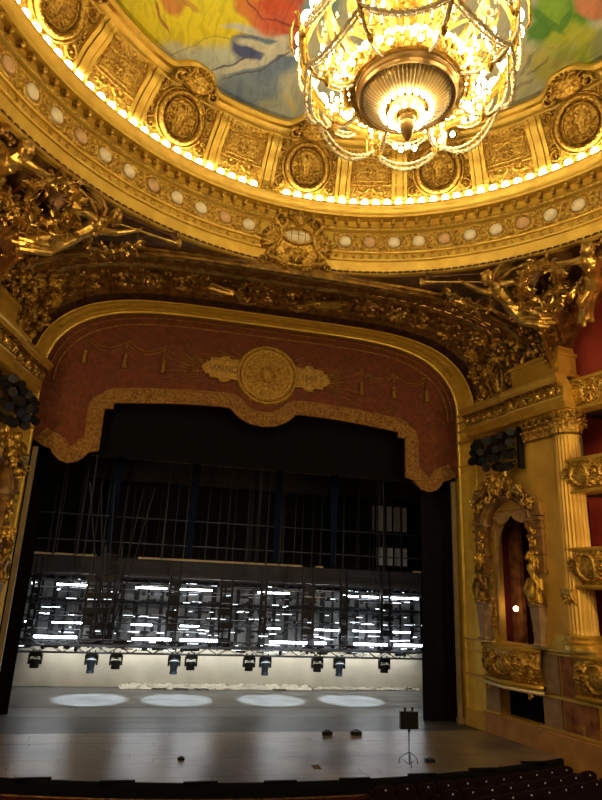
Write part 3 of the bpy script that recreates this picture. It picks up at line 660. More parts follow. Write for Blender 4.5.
# loose brush strokes: x, y, half length, half width, colour, direction
strokes = [(-2.67, -7.68, 0.86, 0.13, (.66,.64,.48), -0.32), (-1.65, -8.34, 0.62, 0.16, (.66,.64,.48), -0.94), (-2.86, -7.74, 0.69, 0.03, (.10,.10,.12), -0.40), (-2.45, -7.51, 0.67, 0.03, (.10,.10,.12), -0.34), (-1.56, -8.06, 0.60, 0.03, (.12,.09,.10), -0.80), (-2.63, -6.39, 0.68, 0.09, (.40,.42,.46), -2.12), (-2.38, -6.53, 0.72, 0.1, (.13,.18,.26), -1.76), (-2.07, -6.49, 0.68, 0.08, (.20,.27,.36), -1.33), (-2.69, -6.17, 0.59, 0.05, (.16,.20,.30), 0.55), (-1.93, -6.45, 0.60, 0.05, (.30,.33,.36), 1.87), (-2.39, -9.22, 0.64, 0.3, (.66,.16,.05), 0.61), (-1.62, -9.12, 0.67, 0.3, (.64,.12,.05), -0.56), (-1.48, -9.98, 0.43, 0.35, (.60,.10,.04), 0.68), (-2.54, -9.43, 0.58, 0.03, (.25,.05,.04), 0.67), (-1.60, -9.09, 0.66, 0.03, (.25,.05,.04), 0.08), (-4.64, -9.18, 0.34, 0.2, (.62,.20,.06), 0.77), (-4.86, -8.87, 0.44, 0.04, (.40,.12,.05), 1.15), (-4.25, -9.13, 0.38, 0.05, (.58,.30,.05), 0.18), (-4.03, -8.14, 0.80, 0.02, (.40,.38,.06), -0.46), (-3.16, -8.41, 0.35, 0.02, (.40,.38,.06), 0.14), (-1.43, -6.11, 0.42, 0.04, (.40,.16,.10), -1.03), (-1.00, -6.37, 0.36, 0.04, (.14,.16,.16), 0.06), (-0.83, -6.86, 0.29, 0.1, (.55,.48,.20), 0.80), (-1.16, -6.10, 0.40, 0.12, (.52,.50,.42), 0.18), (5.54, -10.03, 0.46, 0.05, (.24,.22,.12), -1.53), (5.69, -9.45, 0.40, 0.05, (.28,.26,.14), -1.13), (5.79, -10.09, 0.38, 0.03, (.22,.20,.10), -1.16), (5.27, -11.65, 0.69, 0.35, (.22,.40,.03), 0.60), (5.38, -11.21, 0.59, 0.14, (.07,.22,.02), 0.26), (5.83, -11.38, 0.39, 0.12, (.07,.22,.02), -1.64), (6.09, -12.09, 0.42, 0.3, (.56,.22,.10), 0.30), (7.21, -10.60, 0.35, 0.16, (.08,.12,.05), -1.03), (7.33, -10.62, 0.29, 0.1, (.50,.42,.22), -0.48), (6.35, -11.16, 0.42, 0.22, (.46,.46,.04), -0.81), (6.26, -10.73, 0.36, 0.15, (.40,.46,.08), -0.74),]
for x, y, rx, ry, col, ang_ in strokes:
    a = nt.nodes.new('ShaderNodeVectorMath'); a.operation = 'SUBTRACT'; nt.links.new(addv.outputs[0], a.inputs[0]); a.inputs[1].default_value = (x, y, 0)
    ro = nt.nodes.new('ShaderNodeVectorRotate'); ro.rotation_type = 'Z_AXIS'; ro.inputs['Angle'].default_value = -ang_; nt.links.new(a.outputs[0], ro.inputs['Vector'])
    q = nt.nodes.new('ShaderNodeVectorMath'); q.operation = 'MULTIPLY'; nt.links.new(ro.outputs[0], q.inputs[0]); q.inputs[1].default_value = (1/rx, 1/ry, 0)
    l = nt.nodes.new('ShaderNodeVectorMath'); l.operation = 'LENGTH'; nt.links.new(q.outputs[0], l.inputs[0])
    mr = nt.nodes.new('ShaderNodeMapRange'); nt.links.new(l.outputs['Value'], mr.inputs['Value']); mr.inputs['From Min'].default_value = .8; mr.inputs['From Max'].default_value = 1.2; mr.inputs['To Min'].default_value = .85; mr.inputs['To Max'].default_value = 0
    cur = mixin(cur, mr.outputs['Result'], col)
# brush streaks
wv = nt.nodes.new('ShaderNodeTexNoise'); wv.inputs['Scale'].default_value = 3.5; wv.inputs['Detail'].default_value = 8; wv.inputs['Distortion'].default_value = 1.5
mpv = nt.nodes.new('ShaderNodeMapping'); mpv.inputs['Scale'].default_value = (1, .35, 1); mpv.inputs['Rotation'].default_value = (0, 0, .7); nt.links.new(tc.outputs['Object'], mpv.inputs[0]); nt.links.new(mpv.outputs[0], wv.inputs['Vector'])
rp = nt.nodes.new('ShaderNodeValToRGB'); rp.color_ramp.elements[0].position = .38; rp.color_ramp.elements[0].color = (.80, .80, .82, 1); rp.color_ramp.elements[1].position = .55; rp.color_ramp.elements[1].color = (1, 1, 1, 1); nt.links.new(wv.outputs['Fac'], rp.inputs[0])
mu = nt.nodes.new('ShaderNodeMix'); mu.data_type = 'RGBA'; mu.blend_type = 'MULTIPLY'; mu.inputs['Factor'].default_value = 1; nt.links.new(cur, mu.inputs['A']); nt.links.new(rp.outputs[0], mu.inputs['B'])
# thin dark contour lines as on a loosely drawn canvas
n2 = nt.nodes.new('ShaderNodeTexNoise'); n2.inputs['Scale'].default_value = .9; n2.inputs['Detail'].default_value = 2; nt.links.new(tc.outputs['Object'], n2.inputs['Vector'])
s2 = nt.nodes.new('ShaderNodeMath'); s2.operation = 'PINGPONG'; s2.inputs[1].default_value = .06; nt.links.new(n2.outputs['Fac'], s2.inputs[0])
m2 = nt.nodes.new('ShaderNodeMapRange'); m2.inputs['From Min'].default_value = 0; m2.inputs['From Max'].default_value = .004; m2.inputs['To Min'].default_value = .12; m2.inputs['To Max'].default_value = 0; nt.links.new(s2.outputs[0], m2.inputs['Value'])
m3 = nt.nodes.new('ShaderNodeMix'); m3.data_type = 'RGBA'; nt.links.new(m2.outputs['Result'], m3.inputs['Factor']); nt.links.new(mu.outputs['Result'], m3.inputs['A']); m3.inputs['B'].default_value = (.12, .12, .12, 1)
nt.links.new(m3.outputs['Result'], bs_.inputs['Base Color'])
pr_ = [(8.0, 18.86), (7.6, 18.92)]+[(7.6*math.cos(t), 18.92+1.1*math.sin(t)) for t in np.linspace(.05, PI/2, 14)]
MB().lathe(pr_, 96, (0, RCY)).build('ceiling_canvas', mp, ce)

# ================================================================== CHANDELIER
ch = thing('chandelier', 'huge gilded crystal chandelier with rings of glowing globes under the painted ceiling', 'chandelier', (0, RCY, 12.05))
CC = (0, RCY)
MB().lathe([(0, 12.05), (.04, 12.07), (.10, 12.2), (.14, 12.32), (.15, 12.40), (.10, 12.45), (.13, 12.48), (.16, 12.52), (.05, 12.56), (.05, 12.7)], 24, CC).build('pine_cone_finial', mBowl, ch)
MB().lathe([(.20, 12.60), (.24, 12.58), (.30, 12.64), (.33, 12.74), (.30, 12.78), (.2, 12.76)], 40, CC).build('lower_ring', mGold, ch)
MB().lathe([(.42, 12.74), (.50, 12.76), (.60, 12.80), (.72, 12.86), (.82, 12.95), (.84, 13.0)], 64, CC).build('crystal_bowl', mGold, ch)
b = MB()
for k in range(64):
    a = 2*PI*k/64; b.tube([(r*math.sin(a), RCY+r*math.cos(a), z) for r, z in ((.46, 12.72), (.58, 12.765), (.7, 12.82), (.80, 12.90), (.83, 12.96))], .011, 4, caps=False); b.sph((.835*math.sin(a), RCY+.835*math.cos(a), 12.95), .026, 6, 4)
tag(b.build('crystal_strands', mCrys, ch), kind='stuff')
MB().lathe([(.84, 13.02), (.85, 12.95), (.88, 12.92), (.92, 12.92), (.95, 12.97), (.94, 13.02), (.98, 13.06), (.98, 13.12), (.84, 13.1)], 72, CC).build('bronze_rim', mBowl, ch)
T = Tile(.5, .22, 34, 18); T.spiral(.13, .11, .09, 1.2, 0, 1, .03, .05, False); T.spiral(.37, .11, .09, 1.2, PI, -1, .03, .05, False); T.leaf(.25, 0, PI/2, .22, .05, .06)
b = MB().lathe([(1.0, 13.10), (1.08, 13.08), (1.10, 13.28), (1.0, 13.3)], 72, CC)
relief(b, T, lambda U, V, H: np.stack([(1.09+H)*np.sin(U), RCY+(1.09+H)*np.cos(U), 13.08+.2*V], -1), -PI, PI, 16).build('main_ring', mGoldR, ch)
inv_ch = Matrix.Translation(-Vector(parent_world(ch)))
def ch_copies(o, lst):
    for k, (a, R, z) in enumerate(lst):
        q = o if k == 0 else rep(o, ch)
        q.matrix_parent_inverse = inv_ch; q.matrix_basis = Matrix.Translation((R*math.sin(a), RCY+R*math.cos(a), z)) @ Matrix.Rotation(-a, 4, 'Z')
gl = MB().sph((0, 0, 0), .08, 12, 8).build('globe', mBulbC, ch)
sg_ = MB().sph((0, 0, 0), (.052, .052, .06), 8, 6).build('small_globe', mBulbC, ch)
L = []; LG = []
for j in range(8):
    a0 = 2*PI*(j+.5)/8
    for q in (-.26, -.13, 0, .13, .26): L.append((a0+q, 1.20, 13.30))
    for q in (-.26, -.15, -.05, .05, .15, .26): pass
    for q in (-.28, -.10, .10, .28): LG.append((a0+q, 2.08, 14.0))
for j in range(24): L.append((2*PI*j/24, 1.62, 15.1))
ch_copies(gl, L)
ch_copies(MB().sph((0, 0, 0), .135, 12, 8).build('large_globe', mBulbC, ch), LG)
L = [(2*PI*j/12, .33, 12.55) for j in range(12)]+[(2*PI*j/20, .47, 12.70) for j in range(20)]
L += [(2*PI*j/64+.02, 1.35+.1*(j % 2), 12.98) for j in range(48) if j % 6 not in (0, 1)]
ch_copies(sg_, L)
# lamp cups
cup = MB().lathe([(.02, -.16), (.05, -.13), (.03, -.11), (.075, -.08), (.08, -.06)], 10).build('lamp_cup', mGoldR, ch)
ch_copies(cup, [(a+q, R, z) for j in range(8) for a in (2*PI*(j+.5)/8,) for q, R, z in [(q, 1.20, 13.30) for q in (-.26, -.13, 0, .13, .26)]+[(q, 2.08, 13.94) for q in (-.28, -.10, .10, .28)]])
# arms with candle clusters
arm = MB()
arm.tube([(0, r, z) for r, z in ((1.05, 13.12), (1.2, 12.98), (1.4, 12.95), (1.55, 13.05), (1.60, 13.2), (1.55, 13.32))], [.035, .03, .03, .03, .03, .04], 6)
arm.tube([(0, r, z) for r, z in ((1.55, 13.0), (1.75, 12.98), (1.92, 13.15), (2.0, 13.4), (2.04, 13.7))], .028, 6)
arm.lathe([(0, 12.82), (.05, 12.86), (.09, 12.95), (.05, 13.0), (.08, 13.05)], 10, (0, 1.58))
for k in range(6):
    a = 2*PI*k/6; arm.tube([(0, 1.55, 13.25), (.10*math.cos(a), 1.55+.10*math.sin(a), 13.2), (.20*math.cos(a), 1.55+.20*math.sin(a), 13.25), (.21*math.cos(a), 1.55+.21*math.sin(a), 13.34)], .014, 5)
    arm.lathe([(.01, 13.33), (.045, 13.36), (.02, 13.38)], 8, (.21*math.cos(a), 1.55+.21*math.sin(a)))
arm = arm.build('arm', mGoldR, ch)
inv = inv_ch
def ch_rot(o, n, off=0.):
    for k in range(n):
        q = o if k == 0 else rep(o, ch); q.matrix_parent_inverse = inv_ch; q.matrix_basis = Matrix.Translation((0, RCY, 0)) @ Matrix.Rotation(-2*PI*(k+off)/n, 4, 'Z')
ch_rot(arm, 8)
cn = MB()
for k in range(7):
    a = 2*PI*k/6; R = .21 if k < 6 else 0; z = 13.38 if k < 6 else 13.42
    cn.lathe([(.018, z), (.018, z+.13)], 6, (R*math.cos(a), 1.55+R*math.sin(a))); cn.sph((R*math.cos(a), 1.55+R*math.sin(a), z+.19), (.034, .034, .06), 6, 5)
ch_rot(tag(cn.build('candle_lamps', mBulbC, ch), kind='stuff'), 8)
# outer crown ring with posts
b = MB().lathe([(1.98, 13.72), (2.06, 13.70), (2.10, 13.78), (2.05, 13.86), (1.97, 13.84)], 96, CC)
b.lathe([(1.52, 14.92), (1.60, 14.88), (1.66, 14.95), (1.6, 15.02), (1.52, 15.0)], 80, CC); b.build('crown_ring', mGold, ch)
b = MB(); b.tube([(0, r, z) for r, z in ((2.04, 13.2), (2.06, 13.5), (2.12, 13.8), (2.13, 14.1), (2.24, 14.35), (2.33, 14.32))], [.03, .045, .07, .05, .03, .015], 8); b.sph((0, 2.10, 13.8), (.13, .09, .16), 8, 6); b.sph((0, 2.13, 14.12), .085, 8, 6)
b.tube([(0, 2.2, 13.35), (0, 2.32, 13.5), (0, 2.34, 13.9), (0, 2.28, 14.15)], [.01, .03, .03, .01], 6)
ch_rot(b.build('crown_post', mGoldR, ch), 8)
# flat ribs arching up from the main ring
b = MB(); t = np.linspace(0, 1, 14)
P = np.array([[(x, 1.05+.95*math.sin(q*PI/2)-.32*q**3, 13.25+1.65*q+dz) for x, dz in ((-.055, 0), (-.055, .04), (0, .06), (.055, .04), (.055, 0), (0, -.02))] for q in t]); b.grid(P, wv=True)
ch_rot(b.build('rib', mGold, ch), 16, .5)
b = MB()
P = np.array([[(x, 1.0+.55*math.sin(q*PI), 13.2+.5*q+dz) for x, dz in ((-.04, 0), (0, .04), (.04, 0), (0, -.03))] for q in t]); b.grid(P, wv=True); ch_rot(b.build('scroll_rib', mGold, ch), 16)
# inner lace of crystal inside the basket
b = MB()
for k in range(260):
    a = rng.uniform(0, 2*PI); q = rng.uniform(0, 1); R = 1.0+.85*math.sin(q*PI/2)-.1; z = 13.3+1.5*q
    b.sph((R*math.sin(a), RCY+R*math.cos(a), z), (.03, .03, .06), 5, 4)
    if k % 2: b.tube([(R*math.sin(a), RCY+R*math.cos(a), z), ((R-.1)*math.sin(a+.07), RCY+(R-.1)*math.cos(a+.07), z+.12), (R*math.sin(a+.15), RCY+R*math.cos(a+.15), z+.02)], .01, 4)
tag(b.build('crystal_drops', mCrys, ch), kind='stuff')
MB().lathe([(.25, 18.6), (.10, 18.0), (.08, 16.9), (.3, 16.7), (.35, 16.5), (.2, 16.3), (.5, 16.0), (.62, 15.8), (.55, 15.6), (.9, 15.45), (1.2, 15.2), (1.0, 15.0), (.3, 14.9), (.2, 14.0), (.35, 13.6), (.8, 13.3), (.85, 13.05)], 40, CC).build('stem_and_crown', mGoldR, ch)
MB().lathe([(.03, 20), (.03, 18.5)], 8, CC).build('hanging_rod', mGoldD, ch)
b = MB()
def swag(a0, a1, R0, z0, dip, Rd, n=13, rad=.022):
    pts = []
    for q in np.linspace(0, 1, n):
        a = a0+(a1-a0)*q; k = 4*q*(1-q); pts.append(((R0+Rd*k)*math.sin(a), RCY+(R0+Rd*k)*math.cos(a), z0-dip*k))
    b.tube(pts, rad, 5)
    for p in pts[1:-1]: b.sph(p, rad*1.75, 6, 4)
for j in range(8):
    a0, a1 = 2*PI*j/8, 2*PI*(j+1)/8
    for dz, dp in ((0, .40), (0, .52), (0, .64)): swag(a0, a1, 2.08, 14.15+dz, dp, .05)
    swag(a0, a1, 1.98, 13.25, .38, -.02, rad=.03); swag(a0, a1, 1.9, 13.22, .30, -.05)
    swag(a0, a0+.001, 2.1, 14.0, 0, 0) if False else None
    b.tube([(r*math.sin(a0+.02), RCY+r*math.cos(a0+.02), z) for r, z in ((2.12, 14.1), (2.16, 13.8), (2.10, 13.4), (1.98, 13.2), (1.7, 12.98), (1.35, 12.9), (1.08, 13.02))], .03, 5)
    b.tube([(r*math.sin(a0), RCY+r*math.cos(a0), z) for r, z in ((2.05, 14.2), (1.95, 14.5), (1.7, 14.9))], .035, 5)
tag(b.build('crystal_garlands', mCrys, ch), kind='stuff')

ch.scale = (.93, .93, 1)
# ================================================================== SIDE BOX WALLS
def side_wall(sg, name):
    b = MB()
    for s0, s1, z0, z1 in ((-.05, .66, 0, 11.5), (2.72, 5.0, 0, 3.2), (2.72, 4.35, 3.2, 11.5), (.66, 2.72, 0, .66), (.66, 2.72, 1.52, 3.0), (.66, 2.72, 7.45, 11.5)): wbox(b, s0, s1, z0, z1, -.45, 0)
    w = struct(sx(b, sg).build('wall_'+name, mGoldW, smooth=False), 'painted gold wall with the box openings on the stage %s' % name)
    for z, t, h in ((2.98, .10, .16), (2.86, .06, .10), (1.62, .08, .1), (.70, .08, .1)):
        for a0, a1 in ((2.55, 4.9), (0, .78)): b = MB(); wbox(b, a0, a1, z-t/2, z+t/2, 0, h); sx(b, sg).build('string_course', mGold, w, smooth=False)
    for s0, s1, z0, z1, mm_ in ((.06, .74, .72, 1.6, mMarG), (2.70, 3.42, .72, 1.6, mMarG), (2.72, 3.40, 1.7, 2.82, mMarG), (3.5, 4.7, .72, 1.58, mMarR), (3.5, 4.7, 1.7, 2.82, mMarR)):
        b = MB(); wbox(b, s0, s1, z0, z1, 0, .07); sx(b, sg).build('marble_panel', mm_, w, smooth=False)
    # rooms behind the openings
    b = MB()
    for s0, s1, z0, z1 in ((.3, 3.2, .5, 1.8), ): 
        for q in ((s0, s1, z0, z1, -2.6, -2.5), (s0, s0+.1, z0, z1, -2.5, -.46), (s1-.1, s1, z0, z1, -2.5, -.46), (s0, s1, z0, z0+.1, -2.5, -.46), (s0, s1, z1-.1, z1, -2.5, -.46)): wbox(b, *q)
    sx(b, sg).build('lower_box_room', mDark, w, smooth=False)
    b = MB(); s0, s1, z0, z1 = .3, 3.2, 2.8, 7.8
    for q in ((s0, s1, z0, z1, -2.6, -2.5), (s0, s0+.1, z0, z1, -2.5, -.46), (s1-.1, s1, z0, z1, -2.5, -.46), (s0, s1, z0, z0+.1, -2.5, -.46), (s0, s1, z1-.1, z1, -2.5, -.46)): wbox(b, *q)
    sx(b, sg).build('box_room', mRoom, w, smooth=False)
    b = MB(); wbox(b, .4, 3.0, 4.72, 4.86, -1.2, -1.1); wbox(b, 2.9, 3.1, 2.9, 7.6, -1.2, -1.0); wbox(b, .4, .9, 2.9, 7.6, -1.2, -1.0)
    sx(b, sg).build('partition', mMarR, w, smooth=False)
for sg, nm_ in ((1, 'right'), (-1, 'left')): side_wall(sg, nm_)

def capital(z0, z1, path, m, name, parent, sg, leaves=8, closed=False):
    """Corinthian leaves around a path(u)->(point, outward normal)"""
    b = MB(); H = z1-z0
    n = 40; P = []
    for i in range(n+1 if not closed else n):
        p, nn = path(i/n); P.append([p+nn*k+np.array((0, 0, z)) for k, z in ((0, z0), (.06, z0+.03), (.0, z0+.08), (.0, z0+H*.5), (.05, z0+H*.75), (.16, z0+H*.88), (.2, z0+H*.9), (.2, z1), (.0, z1))])
    b.grid(np.array(P), wu=closed)
    for row, (zb, hh, off) in enumerate(((z0+.08, H*.38, 0), (z0+H*.28, H*.42, .5))):
        for k in range(leaves):
            u = (k+.5*off*2*.5+(.25 if not off else .5))/leaves
            if u > 1: continue
            p, nn = path(u); t = np.cross(nn, (0, 0, 1)); Q = []
            for q in np.linspace(0, 1, 7):
                w = .11*math.sqrt(max(0, 1-(q*1.0)**4))*1.3+.012; out = .05+.20*q**2.5; zz = zb+hh*(q if q < .85 else .85-(q-.85)*.6)
                Q.append([p+nn*(out+.0)+t*(-w)+(0, 0, zz), p+nn*(out+.04)+t*(-w*.4)+(0, 0, zz), p+nn*(out+.015)+(0, 0, zz), p+nn*(out+.04)+t*(w*.4)+(0, 0, zz), p+nn*out+t*w+(0, 0, zz)])
            b.grid(np.array(Q))
            b.sph(p+nn*.24+np.array((0, 0, zb+hh*.82)), (.05, .05, .045), 6, 5)
    for k in range(max(2, leaves//2)):
        u = (k+.5)/max(2, leaves//2); p, nn = path(u); t = np.cross(nn, (0, 0, 1))
        for s_ in (-1, 1):
            c0 = p+nn*.14+t*s_*.12+np.array((0, 0, z0+H*.80)); th = np.linspace(0, 3.2*PI, 22); rr_ = .10*(1-th/(3.6*PI))
            b.tube([c0+nn*.06+t*(s_*r_*math.cos(a))+np.array((0, 0, r_*math.sin(a))) for a, r_ in zip(th, rr_)], .022, 5)
    return sx(b, sg).build(name, m, parent)

def pier_and_column(sg, side):
    p0 = wall(3.3, 3.05, .2)*np.array((sg, 1, 1))
    pt_ = thing('pilaster', 'broad plain gold pilaster with leafy capital %s of the stage' % side, 'pilaster', tuple(p0))
    b = MB(); wbox(b, 2.80, 3.97, 3.45, 9.6, 0, .16); sx(b, sg).build('shaft', mGoldW, pt_, smooth=False)
    b = MB(); wbox(b, 2.70, 4.0, 3.03, 3.24, 0, .28); wbox(b, 2.76, 3.98, 3.24, 3.34, 0, .22); wbox(b, 2.72, 4.0, 3.34, 3.45, 0, .25); sx(b, sg).build('base', mGold, pt_, smooth=False)
    def path(u):
        s = 2.80+1.17*u; p = wall(s, 0, .16); return np.array(p), WH
    capital(9.6, 10.42, path, mGoldR, 'capital', pt_, sg, 8)
    p0 = wall(4.42, 3.05, .5)*np.array((sg, 1, 1))
    fc = thing('fluted_column', 'round fluted gold column beside the broad pilaster %s of the stage' % side, 'column', tuple(p0))
    c = np.array(wall(4.30, 0, -.12)); a = np.linspace(0, 2*PI, 144, endpoint=False)
    P = []
    for z, R in ((3.5, .46), (3.6, .44), (5.5, .44), (7.5, .43), (9.4, .40), (9.55, .40), (9.6, .43)):
        fl_ = 0 if z in (3.5, 9.55, 9.6) else .035
        P.append([(c[0]+(R-fl_*abs(math.sin(12*t)))*math.cos(t), c[1]+(R-fl_*abs(math.sin(12*t)))*math.sin(t), z) for t in a])
    P = np.array(P).transpose(1, 0, 2); sx(MB().grid(P, wu=True), sg).build('shaft', mGoldW, fc, ang=25)
    b = MB().lathe([(.5, 3.05), (.6, 3.05), (.6, 3.18), (.56, 3.2), (.58, 3.28), (.5, 3.34), (.52, 3.44), (.46, 3.5)], 40, (c[0], c[1])); sx(b, sg).build('base', mGold, fc)
    def path(u):
        t = 2*PI*u; nn = np.array((math.cos(t), math.sin(t), 0)); return c*np.array((1, 1, 0))+nn*.40, nn
    capital(9.6, 10.42, path, mGoldR, 'capital', fc, sg, 12, True)
for sg, sd in ((1, 'right'), (-1, 'left')): pier_and_column(sg, sd)

def entablature(sg, side):
    p0 = wall(2.4, 10.42, .3)*np.array((sg, 1, 1))
    e = thing('entablature', 'carved gold entablature over the box columns %s of the stage' % side, 'entablature', tuple(p0))
    prof = [(0, 10.40), (.42, 10.40), (.42, 10.58), (.46, 10.6), (.46, 10.74), (.50, 10.78), (.44, 10.82), (.44, 11.10), (.48, 11.12), (.50, 11.18), (.66, 11.22), (.68, 11.32), (.74, 11.36), (.76, 11.46), (.70, 11.5), (.0, 11.52)]
    def at(s, h, z):
        return wall(s, z, h)
    ss = [(-.05, -.3), (-.05, 0), (2.4, 0), (2.4, .12), (4.95, .12), (4.95, -.4)]
    P = np.array([[at(s, h+d, z) for h, z in prof] for s, d in ss]); sx(MB().grid(P), sg).build('beam', mGold, e, smooth=False)
    T = Tile(1.2, .28, 80, 22); T.spiral(.2, .14, .11, 1.3, 0, 1, .04, .06, False); T.spiral(.6, .14, .12, 1.3, PI, -1, .04, .06); T.spiral(1.0, .14, .11, 1.3, 0, 1, .04, .06, False); T.petals(.4, .14, .1, 6, .06); T.petals(.8, .14, .1, 6, .06)
    b = MB()
    relief(b, T, lambda U, V, H: wall(U, 10.82+.28*V, .45+H), .05, 2.35, 2); relief(b, T, lambda U, V, H: wall(U, 10.82+.28*V, .57+H), 2.45, 4.9, 2)
    sx(b, sg).build('carved_frieze', mGoldR, e)
    b = MB()
    for k in range(26):
        s = .02+k*.19; d = .12 if s > 2.4 else 0; wbox(b, s, s+.10, 11.13, 11.21, .44+d, .64+d)
    tag(sx(b, sg).build('dentils', mGoldD, e, smooth=False), kind='stuff')
    for k in range(8):
        b = MB(); s = .2+k*.62; d = .12 if s > 2.4 else 0; p = wall(s, 10.96, .52+d); b.sph(p, (.12, .12, .12), 8, 6)
        for a in np.linspace(0, 2*PI, 7): b.sph(np.array(p)+WD*.14*math.cos(a)+np.array((0, 0, .13*math.sin(a))), (.05, .06, .05), 6, 4)
        sx(b, sg).build('rosette', mGoldR, e)
for sg, sd in ((1, 'right'), (-1, 'left')): entablature(sg, sd)

# ornamental blob ornaments -------------------------------------------------
def leafball(b, c, R, n, size, seed=1, flat=None):
    r = np.random.RandomState(seed)
    for k in range(n):
        v = r.normal(size=3); v /= np.linalg.norm(v); p = np.array(c)+v*np.array(R)*r.uniform(.6, 1); s_ = size*r.uniform(.6, 1.4)
        b.sph(p, (s_, s_*r.uniform(.4, .9), s_*r.uniform(.6, 1.3)), 6, 5)
def scroll3(b, c, t, n_, R, turns, sgn, r=.05, a0=0.):
    th = np.linspace(0, turns*2*PI, int(14*turns)); rr_ = R*(1-th/(turns*2*PI)*.85)
    z = np.cross(n_, t); z = np.array((0, 0, 1.)) if abs(z[2]) < .2 else z*np.sign(z[2])
    return b.tube([np.array(c)+np.array(t)*(sgn*q*math.cos(a+a0))+z*(q*math.sin(a+a0)) for a, q in zip(th, rr_)], np.linspace(r, r*.5, len(th)), 6)
def niche(sg, side):
    p0 = wall(1.7, 3.0, .2)*np.array((sg, 1, 1))
    n = thing('box_surround', 'richly carved arched surround of the stage box, on the stage %s' % side, 'surround', tuple(p0))
    for a0, a1 in ((.10, .62), (2.76, 3.35)):
        b = MB(); wbox(b, a0, a1, 5.35, 7.0, 0, .30)
        for z, h in ((5.3, .36), (5.9, .34), (6.45, .34), (6.75, .38), (7.0, .42), (7.15, .36)): wbox(b, a0-.05, a1+.05, z-.05, z+.05, 0, h)
        wbox(b, a0, a1, 7.2, 7.55, 0, .34)
        sx(b, sg).build('jamb', mMarN, n, smooth=False)
    # arched head
    b = MB(); P = []
    for t in np.linspace(0, PI, 26):
        P.append([wall(1.71+(w)*math.cos(t)*-1, 6.9+(w)*.85*math.sin(t), h) for w, h in ((1.0, 0), (1.0, .3), (1.06, .38), (1.1, .34), (1.2, .40), (1.3, .3), (1.3, 0))])
    b.grid(np.array(P)); 
    for s0, s1 in ((.15, .9), (3.3, 2.55)):     # broken pediment scrolls
        b.tube([wall(s0+(s1-s0)*q, 7.62+.45*math.sin(q*PI/2), .42) for q in np.linspace(0, 1, 10)], .09, 8)
        scroll3(b, wall(s1, 7.92, .44), WD, WH, .18, 1.5, np.sign(s0-s1), .06)
    sx(b, sg).build('arched_head', mMarN, n)
    b = MB(); 
    leafball(b, wall(1.75, 8.25, .5), (.35, .45, .4), 60, .11, 3); leafball(b, wall(1.1, 7.95, .45), (.25, .35, .25), 40, .09, 4); leafball(b, wall(2.5, 7.95, .45), (.3, .35, .25), 40, .09, 5)
    leafball(b, wall(.5, 7.6, .42), (.2, .25, .2), 24, .08, 6); leafball(b, wall(3.0, 7.6, .42), (.2, .25, .2), 24, .08, 7)
    for k in range(9):
        a = PI*(k+.5)/9; b.tube([wall(1.75-.1*math.cos(a), 8.2+.1*math.sin(a), .62), wall(1.75-.42*math.cos(a), 8.2+.45*math.sin(a), .6)], [.03, .08], 6)
    scroll3(b, wall(1.35, 8.2, .6), WD, WH, .2, 1.6, 1, .06); scroll3(b, wall(2.15, 8.2, .6), WD, WH, .2, 1.6, -1, .06)
    sx(b, sg).build('crest', mGoldR, n)
    b = MB()
    for s_, zs in ((.48, (5.5, 5.7, 6.1, 6.3, 6.6)), (3.0, (5.5, 5.7, 6.1, 6.3, 6.6))):
        for k, z in enumerate(zs): leafball(b, wall(s_, z, .34), (.1, .12, .1), 10, .06, k+30)
    for s_ in (.16, .80, 2.66): 
        for k in range(7): leafball(b, wall(s_, 3.5+k*.3, .2), (.05, .07, .1), 6, .05, k+3)
    tag(sx(b, sg).build('leaf_ornament', mGoldR, n), kind='stuff')
def curtain(sg, side):
    for s_, w in ((0, 'stage'), (1, 'hall')):
        p0 = wall(1.0 if s_ == 0 else 2.5, 3.0, .0)*np.array((sg, 1, 1))
        P = []
        for v in np.linspace(0, 1, 30):
            row = []
            z = 7.45-4.3*v; wd = .78*(1-v)**6+.07+.05*math.sin(v*PI)
            for u in np.linspace(0, 1, 26):
                s = .66+wd*u if s_ == 0 else 2.72-wd*u
                zz = z-(.35*math.sin(u*PI*1.0)+.15*u)*(1-v)**3
                row.append(wall(s, max(zz, 3.02), -.12+.045*math.sin(u*22+v*2)))
            P.append(row)
        m = MB().grid(np.array(P)); sx(m, sg)
        tag(m.build('curtain', mDrape), 'cream gold curtain tied back on the %s side of the %s stage box' % (w, side), 'curtain')
    P = []
    for u in np.linspace(0, 1, 40):
        s = .70+1.98*u; k = abs(math.sin(u*2*PI)); P.append([wall(s, 7.42-v*(.15+.30*k), .02+.03*math.sin(v*9+u*20)+.0) for v in np.linspace(0, 1, 9)])
    m = sx(MB().grid(np.array(P)), sg); tag(m.build('pelmet', mDrape), 'short scalloped cream pelmet over the %s stage box' % side, 'pelmet')
